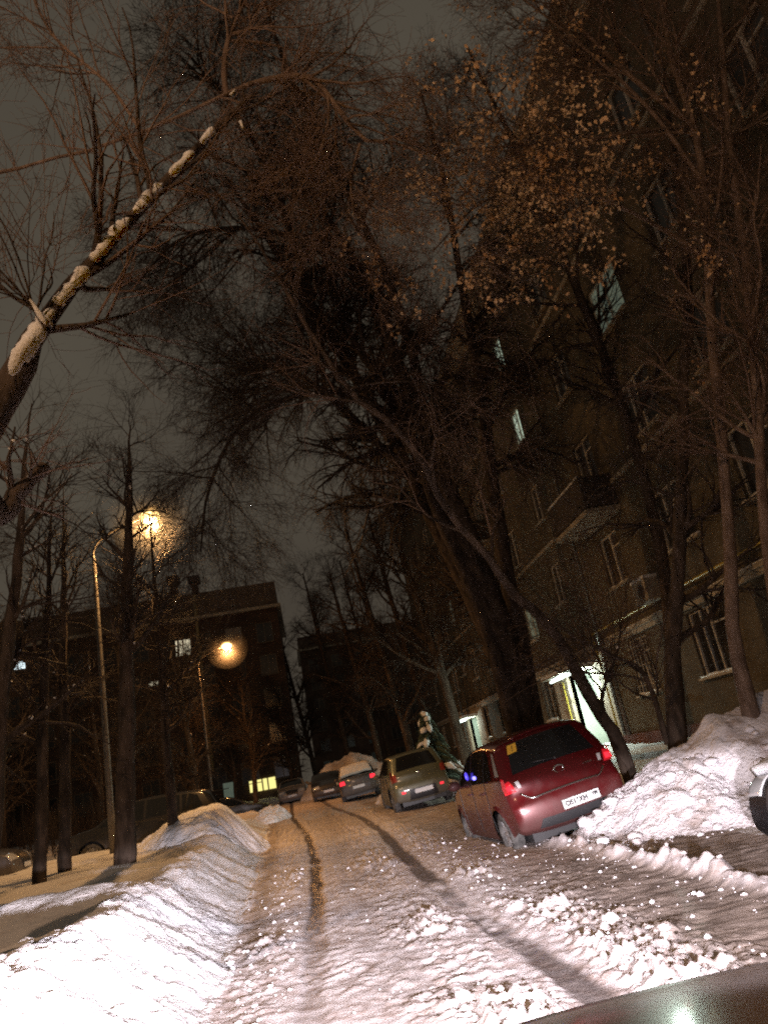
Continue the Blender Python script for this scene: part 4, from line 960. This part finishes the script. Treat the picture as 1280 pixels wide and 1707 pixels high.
# ------------------------------------------------------------------ trees
def grow(P, Rd, nch, L0, ang, curl, trop, npts, rmul, seed, tmin=.15, tip=.25, tmax=1.0, lenpow=.6, rmin=.0025):
    """children of the branches P (M,n,3), Rd (M,n)"""
    g = np.random.default_rng(seed); Mn, n, _ = P.shape; K = Mn*nch
    pi = np.repeat(np.arange(Mn), nch); t = tmin+(tmax-tmin)*g.random(K); f = t*(n-1); i = np.minimum(f.astype(int), n-2); u = (f-i)[:, None]
    base = P[pi, i]*(1-u)+P[pi, i+1]*u; r0 = Rd[pi, i]*(1-u[:, 0])+Rd[pi, i+1]*u[:, 0]
    tan = P[pi, i+1]-P[pi, i]; tan /= np.linalg.norm(tan, axis=1, keepdims=True)+1e-9
    rv = g.normal(size=(K, 3)); perp = rv-(rv*tan).sum(1, keepdims=True)*tan; perp /= np.linalg.norm(perp, axis=1, keepdims=True)+1e-9
    a = ang*(.55+.9*g.random(K))[:, None]; d = tan*np.cos(a)+perp*np.sin(a)
    plen = np.linalg.norm(np.diff(P, axis=1), axis=2).sum(1)[pi]
    Ln = L0*(.45+.9*g.random(K))*(1-.55*t**1.5)
    out = np.zeros((K, npts, 3)); out[:, 0] = base; st = (Ln/(npts-1))[:, None]
    wob = g.normal(size=(K, 3))*curl*.6
    for k in range(1, npts):
        d = d+g.normal(size=(K, 3))*curl+wob*.5+np.array([0, 0, trop]); d /= np.linalg.norm(d, axis=1, keepdims=True); out[:, k] = out[:, k-1]+d*st
    rr = np.maximum(np.minimum(r0*rmul, .05*Ln), rmin)[:, None]*np.linspace(1, tip, npts)[None]
    return out, np.maximum(rr, rmin*.6)
def tree(name, label, trunk, rad, seed, limbs=14, limb_len=3.0, br=7, tw=6, fine=0, ang=.8, curl=.10, trop=(.04, .0, -.02), extra=(), bark='bark', twig='twig', tmin=.35,
         group=None, snow=0, blen=1.4, tlen=.7, flen=.35, leaves=None, rmul=.55, kid=None, cat='tree', rtw=.0035):
    root = empty(name, tuple(trunk[0])); tag(root, label, cat, group); o0 = np.array(trunk[0])
    Pt, Rt = resample(trunk, 24, rad); g = np.random.default_rng(seed)
    # natural wobble
    wv = np.cumsum(g.normal(size=(24, 3)), 0)*.012; wv[0] = 0; Pt = Pt+wv
    mains = [(Pt, Rt)]
    for pts, rd in extra: mains.append(resample(pts, 24, rd))
    A = np.stack([m[0] for m in mains]); B = np.stack([m[1] for m in mains])
    V, F = [], []; n = 0
    def add(Pq, Rq, s): 
        nonlocal n
        v, f = tube_geo(Pq-o0, Rq, s); V.append(v); F.append(f+n); n += len(v)
    add(A, B*(1+.06*np.sin(np.linspace(0, 40, 24)))[None], 10)
    l1, r1 = grow(A, B, limbs, limb_len, ang, curl, trop[0], 12, rmul, seed+1, tmin=tmin)
    add(l1, r1, 6)
    link('trunk', np_mesh('trunk', np.concatenate(V), np.concatenate(F)), M[bark], root)
    V, F = [], []; n = 0
    l2, r2 = grow(l1, r1, br, blen, .75, curl*1.3, trop[1], 8, .6, seed+2, tmin=.15, rmin=rtw); add(l2, r2, 4)
    l3, r3 = grow(l2, r2, tw, tlen, .7, curl*1.5, trop[2], 6, .65, seed+3, tmin=.1, rmin=rtw*.8); add(l3, r3, 3)
    if fine: l4, r4 = grow(l3, r3, fine, flen, .7, curl*1.8, trop[2]*1.5, 5, .7, seed+4, tmin=.1, rmin=rtw*.7); add(l4, r4, 3)
    link('crown', np_mesh('crown', np.concatenate(V), np.concatenate(F)), M[twig], root, smooth=False)
    if snow:
        put_snow(root, o0, np.concatenate([A[:, ::2], l1]), np.concatenate([B[:, ::2], r1]), seed+9, snow)
    for q, lf in enumerate(leaves or ()): put_leaves(root, o0, l3 if not q else np.concatenate([l2[:, :6], l3]), seed+20+q, *lf)
    return root
def put_snow(root, o0, P, Rd, seed, amount):
    """clumps of snow lodged on the upper side of boughs"""
    g = np.random.default_rng(seed); mb = MB(); cnt = 0
    for b_, r_ in zip(P, Rd):
        for k in range(len(b_)-1):
            d = b_[k+1]-b_[k]; L_ = np.linalg.norm(d); hor = math.hypot(d[0], d[1])/(L_+1e-6)
            if g.random() < amount*(.25+.75*hor) and r_[k] > .008:
                a = g.random()*.5; e = a+.2+.35*g.random(); pts = [b_[k]+d*(a+(e-a)*q)+np.array([g.normal()*.004, g.normal()*.004, r_[k]*.75]) for q in np.linspace(0, 1, 5)]
                rr = max(.014, r_[k]*.85)*(.8+.5*g.random())
                mb.tube(np.array(pts)-o0, np.array([.2, .85, 1, .8, .2])*rr, 6); cnt += 1
    if cnt: mb.build('snow', M['snow_bough'], root, True, fix=False)
def put_leaves(root, o0, tw, seed, N, centre, rad, size):
    g = np.random.default_rng(seed); pts = tw[:, 2:].reshape(-1, 3); c = np.array(centre); q = (((pts-c)/np.array(rad))**2).sum(1); pts = pts[g.random(len(pts)) < np.exp(-q*1.2)]
    clump = g.choice(len(pts), max(1, N//5)); idx = clump[g.integers(0, len(clump), N)]
    P = pts[idx]+g.normal(size=(N, 3))*.055-np.array([0, 0, .03])
    a = g.normal(size=(N, 3)); a[:, 2] -= .8; a /= np.linalg.norm(a, axis=1, keepdims=True); b_ = np.cross(a, g.normal(size=(N, 3))); b_ /= np.linalg.norm(b_, axis=1, keepdims=True); c_ = np.cross(a, b_)
    s = size*(.6+.8*g.random(N))[:, None]
    V = np.stack([P, P+a*s*.5+b_*s*.36+c_*s*.14, P+a*s*1.1, P+a*s*.5-b_*s*.36+c_*s*.14], 1)-o0
    i = np.arange(N)[:, None]*4; F = np.concatenate([i+np.array([[0, 1, 2]]), i+np.array([[0, 2, 3]])])
    o = link('leaves', np_mesh('leaves', V.reshape(-1, 3), F), M['leaf'], root, smooth=False); return o

def G_(x, y): return ground_z(x, y)-.12
# T-near-left: snowy limb lit by the lamp behind
P = lambda pts, Y0, Y1: [at(px, py, Y0+(Y1-Y0)*i/(len(pts)-1)) for i, (px, py) in enumerate(pts)]
limbA = P([(-60, 760), (0, 690), (38, 620), (82, 548), (150, 462), (222, 376), (300, 294), (375, 212), (430, 150)], 4.8, 5.6)
trk = [(-2.95, 4.6, .3), (-2.9, 4.65, 1.8), (-2.85, 4.7, 3.0), tuple(limbA[0]+np.array([-.5, 0, -.45]))]
stub = P([(20, 640), (34, 605), (58, 575)], 4.8, 4.75); forkA = P([(80, 548), (62, 520), (44, 492)], 5, 4.95)
tA = tree('leaning_tree', 'near tree at the left edge with a long snow crusted limb rising across the sky', trk+[tuple(p) for p in limbA], [.2, .18, .16, .15]+[.13, .115, .105, .075, .056, .05, .044, .036, .02], 31,
          limbs=15, limb_len=2.0, br=6, tw=4, extra=[(forkA, [.03, .02, .006])], bark='bark', twig='twig_brown', tmin=.5, blen=1.1, tlen=.6, ang=.8, curl=.09)
# crusted snow along the limb: irregular pieces broken by bark
sn = MB(); o0 = np.array(trk[0]); LA_ = resample(limbA, 240); g = np.random.default_rng(5)
for k0, k1 in ((60, 97), (99, 121), (124, 150), (152, 171), (175, 190), (194, 204)):
    seg_ = LA_[k0:k1]; m_ = len(seg_); t = np.linspace(k0, k1, m_)/240; rr = .062*(1-.55*t)*(.55+.9*vnoise(np.arange(m_)*.45+k0, np.zeros(m_), 9))
    prof = rr*np.clip(np.sin(np.linspace(.1, math.pi-.1, m_))*3, .2, 1); w_ = .02*(vnoise(np.arange(m_)*.3, np.ones(m_), 4)-.5)
    sn.tube(seg_-o0+np.stack([-.012+w_, -.050+0*w_, .040+w_*.5], -1), prof, 8)
seg_ = resample(stub, 7); sn.tube(seg_-o0+np.array([.02, -.06, .03]), [.015, .04, .045, .055, .04, .045, .015], 9)
seg_ = resample(forkA, 7); sn.tube(seg_-o0+np.array([0, -.02, .015]), [.012, .022, .022, .018, .014, .01, .006], 6)
sn.tube(np.array([at(385, 158, 5.5), at(392, 150, 5.5)])-o0, [.014, .01], 6); sn.tube(np.array([at(401, 202, 5.55), at(405, 214, 5.55)])-o0, [.016, .01], 6)
sn.build('snow', M['snow_bough'], tA, True, fix=False)
# arching bough above, from a tree out of frame
arch = P([(-80, 330), (40, 285), (130, 262), (200, 243), (300, 205), (390, 158), (440, 138), (492, 130), (522, 146), (562, 195), (602, 240), (670, 252), (760, 300)], 6.2, 6.8)
trk2 = [(-3.6, 6.3, .3), (-3.5, 6.3, 3.0), (-3.3, 6.25, 5.2), tuple(arch[0])]
up1 = P([(378, 160), (374, 110), (384, 55), (405, 5), (420, -60)], 6.5, 6.3); up2 = P([(240, 225), (180, 140), (90, 60), (40, -40)], 6.3, 6.0); dn = P([(600, 240), (585, 300), (590, 360)], 6.7, 6.9)
tB = tree('arching_tree', 'tree at the upper left whose pale bough arches over the street', trk2+[tuple(p) for p in arch[1:]], [.17, .14, .08]+[.022, .016, .016, .017, .018, .020, .036, .038, .034, .03, .024, .018, .01], 37,
          limbs=17, limb_len=2.3, br=10, tw=8, extra=[(up1, [.034, .032, .028, .024, .018]), (up2, [.02, .018, .014, .008]), (dn, [.018, .012, .006])], bark='bark_brown', twig='twig_brown', tmin=.35, blen=.9, tlen=.45, curl=.11)
# lower left stubs with snow
lw = P([(-60, 860), (0, 855), (30, 810), (72, 762)], 4.4, 4.6)
tC = tree('broken_tree', 'broken forked tree at the left edge with snow on its cut limbs', [(-2.6, 4.3, .3), (-2.55, 4.35, 1.6)]+[tuple(p) for p in lw], [.13, .11, .07, .065, .05, .04], 41, limbs=5, limb_len=.8, br=4, tw=3, tmin=.6, blen=.5, tlen=.3, twig='twig_brown', snow=.5)
# left row of thin trunks
def up_tree(name, label, px, py, Y, r, top, seed, lean=(0, 0), **kw):
    b0 = at(px, py, Y); g0 = G_(b0[0], Y); H = top-g0
    return tree(name, label, [(b0[0], Y, g0), (b0[0]+lean[0]*.3, Y+lean[1]*.3, g0+H*.3), (b0[0]+lean[0]*.65, Y+lean[1]*.65, g0+H*.65), (b0[0]+lean[0], Y+lean[1], g0+H)], [r*1.15, r*.95, r*.6, r*.08], seed, **kw)
up_tree('bare_tree', 'thick dark trunk on the snow bank right in front of the long black estate car', 207, 1436, 15.2, .17, 9.3, 51, (.75, .3), limbs=16, limb_len=1.8, br=8, tw=6, tmin=.45, snow=.20)
up_tree('bare_tree', 'slim trunk rising from the orange lit snow nearest the left corner', 65, 1462, 15.6, .11, 8, 52, (.5, .2), limbs=14, limb_len=1.8, br=8, tw=6, tmin=.35, snow=.3)
up_tree('bare_tree', 'slim dark trunk between the corner tree and the thick trunk', 108, 1435, 17.6, .12, 9, 53, (.3, .3), limbs=14, limb_len=2.0, br=8, tw=6, tmin=.35, snow=.3)
up_tree('bare_tree', 'thin trunk standing before the estate car roof, right of the thick trunk', 284, 1330, 19.0, .11, 8.5, 54, (.15, .2), limbs=14, limb_len=1.8, br=8, tw=6, tmin=.3, snow=.3)
up_tree('bare_tree', 'crooked bare tree with snowy forks cut by the left picture edge', -30, 1400, 13.6, .14, 9, 55, (.9, .2), limbs=16, limb_len=2.2, br=6, tw=5, tmin=.25, snow=.7)
thick = [(-9.5, 24, 8.0), (-12.5, 27, 9), (-6.2, 29, 8.5), (-8.5, 34, 8), (-14, 34, 9.5), (-4.3, 31, 7), (-17, 29, 9.5), (-6.0, 44, 8.5), (-10, 46, 8.5), (-3.2, 47, 7.5), (-15, 42, 9), (-20, 38, 9), (-1.4, 58, 7), (-5, 55, 7.5)]
for i, (x, y, h) in enumerate(thick):
    g0 = G_(x, y)
    tree('bare_tree', 'bare tree of the dark thicket between the left cars and the far block', [(x, y, g0), (x+.1, y, g0+h*.35), (x-.1, y+.2, g0+h*.7), (x+.1, y, g0+h*1.15)], [.15, .12, .08, .015], 60+i*7, limbs=24, limb_len=2.7, br=9, tw=7, fine=2, tmin=.15, snow=.12,
         group='bare trees of the dark left thicket', rtw=.007, blen=1.3, tlen=.7, bark='bark')
# big leaning multi-stem tree behind the red car
bx, by = 5.0, 17.5
s1 = P([(872, 1215), (845, 1090), (800, 950), (752, 830), (700, 700), (650, 580), (590, 440), (520, 330)], 17.5, 14.5)
s2 = P([(862, 1210), (825, 1080), (780, 960), (735, 860), (690, 740), (640, 640), (585, 560), (540, 430), (500, 300)], 17.3, 15.0)
s3 = P([(880, 1210), (872, 1100), (845, 960), (820, 800), (800, 640), (770, 480), (740, 300), (700, 150)], 17.6, 16)
s4 = P([(690, 740), (640, 685), (570, 655), (500, 660), (430, 685), (380, 740), (345, 830), (335, 920)], 15.6, 14.4)
s5 = P([(700, 700), (690, 600), (640, 450), (560, 280), (480, 120), (430, -40)], 15.6, 12.5)
s6 = P([(590, 440), (500, 400), (400, 380), (300, 400), (230, 470)], 14.5, 13.2)
for s_ in (s1, s2, s3): s_[0][2] = G_(s_[0][0], s_[0][1])
tT = tree('leaning_tree', 'massive dark leaning tree with several stems behind the red car', s1, [.34, .30, .26, .22, .18, .14, .10, .05], 101, limbs=21, limb_len=3.0, br=10, tw=9, fine=4,
     extra=[(s2, [.24, .22, .20, .18, .15, .12, .09, .06, .03]), (s3, [.26, .22, .19, .16, .13, .10, .07, .03]), (s4, [.08, .075, .07, .06, .05, .04, .03, .015]), (s5, [.12, .11, .09, .07, .05, .02]), (s6, [.07, .06, .05, .035, .015])],
     bark='bark_dark', tmin=.40, ang=.85, curl=.12, trop=(.0, -.05, -.07), blen=1.6, tlen=.9, flen=.4, rtw=.0045, snow=.03)
# thin leaning stem with snow in its forks
st0 = P([(1052, 1300), (1030, 1230), (1000, 1185), (962, 1115), (905, 1030), (850, 985), (812, 930), (740, 850), (695, 765), (640, 705), (572, 652), (500, 540), (430, 420), (385, 350), (380, 290)], 12.6, 8.5)
st0[0][2] = G_(st0[0][0], st0[0][1])
tS = tree('leaning_tree', 'thin bent tree leaning left across the lit entrance behind the red car', st0, [.125, .115, .105, .095, .08, .07, .062, .055, .05, .045, .04, .03, .022, .016, .008], 131, limbs=15, limb_len=2.0, br=7, tw=5, tmin=.33, bark='bark', twig='twig_brown', curl=.11, snow=.05,
     extra=[(P([(1015, 1215), (1003, 1170), (1012, 1130), (1030, 1080), (1035, 1020)], 12.3, 12.4), [.045, .035, .028, .02, .01]), (P([(572, 652), (620, 640), (700, 640), (760, 690)], 9.6, 10.2), [.02, .016, .012, .006])])
# right-hand trees
t7 = P([(1120, 1245), (1122, 1100), (1130, 960), (1136, 820), (1142, 640), (1150, 480), (1130, 300), (1110, 120)], 11.8, 10.5); t7[0][2] = G_(t7[0][0], t7[0][1])
tree('bare_tree', 'dark upright tree on the heap between the bent tree and the leafy tree', t7, [.14, .125, .11, .10, .09, .075, .055, .03], 141, limbs=14, limb_len=2.0, br=7, tw=5, tmin=.15, curl=.13, ang=.9,
     extra=[(P([(1112, 1240), (1085, 1150), (1060, 1110), (1010, 1090), (985, 1060)], 11.8, 11.2), [.05, .04, .03, .02, .01]), (P([(1132, 830), (1090, 815), (1050, 800), (1010, 820), (960, 850)], 11.3, 10.6), [.035, .03, .022, .015, .006])])
t8 = P([(1245, 1190), (1228, 1100), (1218, 980), (1212, 860), (1200, 700), (1185, 560), (1178, 430), (1168, 300), (1150, 205), (1122, 120), (1105, 40), (1085, -80)], 10.2, 8.8); t8[0][2] = .5
t8b = P([(1150, 205), (1060, 135), (980, 60), (900, -20)], 9.1, 8.4); t8c = P([(1168, 260), (1240, 215), (1330, 150)], 9.2, 9.0); t8d = P([(1150, 210), (1050, 222), (950, 238), (880, 242), (760, 250)], 9.1, 7.8); t8e = P([(1178, 430), (1100, 380), (1000, 330), (900, 310), (800, 340), (720, 420)], 9.3, 8.4); t8f = P([(1168, 300), (1080, 180), (950, 60), (820, -40)], 9.2, 8.2)
c8 = at(880, 290, 8.6)
tree('leafy_tree', 'tall tree at the right still holding clusters of dry orange brown leaves', t8, [.12, .10, .088, .08, .075, .068, .062, .056, .055, .045, .035, .02], 151, limbs=18, limb_len=2.3, br=12, tw=9, fine=0, tmin=.35, bark='bark_brown', twig='twig_brown', curl=.12, rtw=.003,
     extra=[(t8b, [.045, .04, .03, .015]), (t8c, [.04, .03, .02]), (t8d, [.03, .028, .024, .02, .01]), (t8e, [.04, .034, .028, .022, .016, .008]), (t8f, [.04, .03, .02, .01])], leaves=((5600, c8, (2.5, 2.4, 2.3), .056), (600, at(1050, 650, 9.3), (2.2, 1.8, 3.0), .06)), trop=(.02, -.02, -.05), blen=1.1, tlen=.55)
t9 = P([(1300, 1190), (1290, 1000), (1270, 800), (1255, 600), (1240, 420), (1215, 250), (1200, 60), (1190, -100)], 9.4, 8.6); t9[0][2] = .5
tree('bare_tree', 'reddish brown tree whose trunk runs along the right picture edge', t9, [.09, .08, .07, .065, .06, .055, .04, .02], 161, limbs=22, limb_len=1.9, br=9, tw=8, tmin=.3, bark='bark_brown', twig='twig_brown', ang=.9)
# overhead crowns in the upper middle
t10 = P([(1128, 1245), (1120, 1060), (1085, 850), (1010, 600), (900, 330), (780, 80)], 15.5, 13); t10[0][2] = G_(t10[0][0], 15.5)
tree('bare_tree', 'dark bare tree behind the leafy tree, its crown filling the upper middle', t10, [.15, .14, .12, .10, .07, .03], 171, limbs=24, limb_len=3.0, br=9, tw=8, fine=2, tmin=.45, curl=.13, trop=(.02, -.03, -.05), rtw=.0045)
for i, (x, y, h, lab) in enumerate([(6.6, 24.5, 15, 'tall bare tree beside the green car'), (6.2, 32, 13, 'bare tree beyond the green car, before the second entrance'), (5.2, 40, 13, 'bare tree beyond the snow roofed grey car'), (4.6, 52, 14, 'bare tree at the far right end of the street'), (.5, 70, 14, 'bare tree in the gap between the far block and the street end'), (3.2, 62, 17, 'wide bare tree before the distant block, left of the street end'), (6.6, 66, 18, 'tall bare tree before the middle of the distant block'), (7.2, 46, 17, 'tall bare tree close to the house wall near its second entrance'), (4.2, 82, 19, 'farthest bare tree, standing before the distant block')]):
    g0 = G_(x, y)
    tree('bare_tree', lab, [(x, y, g0), (x-.3, y, g0+h*.3), (x-.9, y-.3, g0+h*.65), (x-1.4, y-.6, g0+h)], [.22, .19, .14, .05], 200+i*11, limbs=26, limb_len=3.6, br=8, tw=7, fine=2, tmin=.2, rtw=.008, trop=(.02, -.03, -.04), blen=1.8, tlen=1.0, flen=.5)

tree('leaning_tree', 'tall dark leaning tree beyond the massive one, twigs hanging over the middle of the street', [(5.9, 20.5, G_(5.9, 20.5)), (5.2, 20.3, 4), (3.9, 19.5, 8.5), (2.4, 18.8, 12.5), (1.0, 18, 15.5), (.0, 17.5, 17.5)], [.28, .25, .20, .15, .10, .04], 311,
     bark='bark_dark', limbs=24, limb_len=3.5, br=10, tw=8, fine=2, tmin=.35, curl=.13, trop=(.01, -.05, -.08), rtw=.006, blen=2.1, tlen=1.1, flen=.5,
     extra=[([(3.9, 19.5, 8.5), (2.2, 18.4, 10.5), (1.0, 17.8, 11.4), (.1, 17.4, 11.6)], [.12, .10, .07, .03]), ([(2.0, 18.8, 12.5), (1.6, 17.2, 15), (.8, 15.5, 17), (-.4, 14, 18)], [.12, .10, .07, .03])])
# small snow-laden spruce behind the green car
def spruce(x, y, h, seed):
    g = np.random.default_rng(seed); z0 = G_(x, y)+.1; root = empty('spruce', (x, y, z0)); tag(root, 'small spruce loaded with clumps of snow behind the green car', 'spruce')
    b = MB(); b.tube([(0, 0, 0), (0, 0, h)], [.06, .01], 8); b.build('trunk', M['bark'], root, True)
    fo = MB(); sn = MB()
    for k in range(70):
        t = (k/70)**.9; z = .3+t*(h-.4); L_ = (1-t)*1.15+.15; a = k*2.4+g.random(); d = np.array([math.cos(a), math.sin(a), 0])
        pts = np.array([d*L_*q+np.array([0, 0, z-.35*L_*q*q+.12*math.sin(q*3)]) for q in np.linspace(0, 1, 6)])
        fo.tube(pts, [.02, .06, .08, .075, .05, .01], 6)
        for _ in range(14):
            q = .2+.8*g.random(); p = pts[int(q*5)]; v = g.normal(size=3)*.10; v[2] -= .06; fo.tube([p, p+v], [.010, .003], 3, False)
        if g.random() < .5:
            q0 = g.integers(1, 3); sp = pts[q0:q0+3+g.integers(0, 2)]+np.array([0, 0, .05]); n_ = len(sp); sn.tube(sp, np.sin(np.linspace(.3, 2.8, n_))*.10*(.7+.6*g.random()), 7)
    fo.build('foliage', noisy(mat('spruce_needles', (.03, .05, .03), .8), (.018, .03, .018), (.05, .07, .04), 12)[0], root, False, fix=False); sn.build('snow', M['snow_bough'], root, True, fix=False)
spruce(4.1, 26.8, 2.7, 77)
# low bushes under the thicket: nobody could count the stems
def brush():
    g = np.random.default_rng(9); N = 520; x = g.uniform(-26, -6.5, N); y = g.uniform(27, 48, N); z = hz(x, y, False)[0]
    A = np.stack([x, y, z-.05], -1)[:, None]+np.cumsum(np.concatenate([np.zeros((N, 1, 3)), g.normal(size=(N, 5, 3))*.10+np.array([0, 0, .32])], 1), 1); B = np.broadcast_to(np.linspace(.016, .006, 6), (N, 6))
    l, r = grow(A, B, 9, .9, .6, .12, .02, 5, .7, 91, rmin=.005); V1, F1 = tube_geo(A, B, 3); V2, F2 = tube_geo(l, r, 3)
    tag(link('brushwood', np_mesh('brushwood', np.concatenate([V1, V2]), np.concatenate([F1, F2+len(V1)])), M['twig'], smooth=False), 'low tangled brushwood under the trees of the left thicket', 'bushes', kind='stuff')
brush()
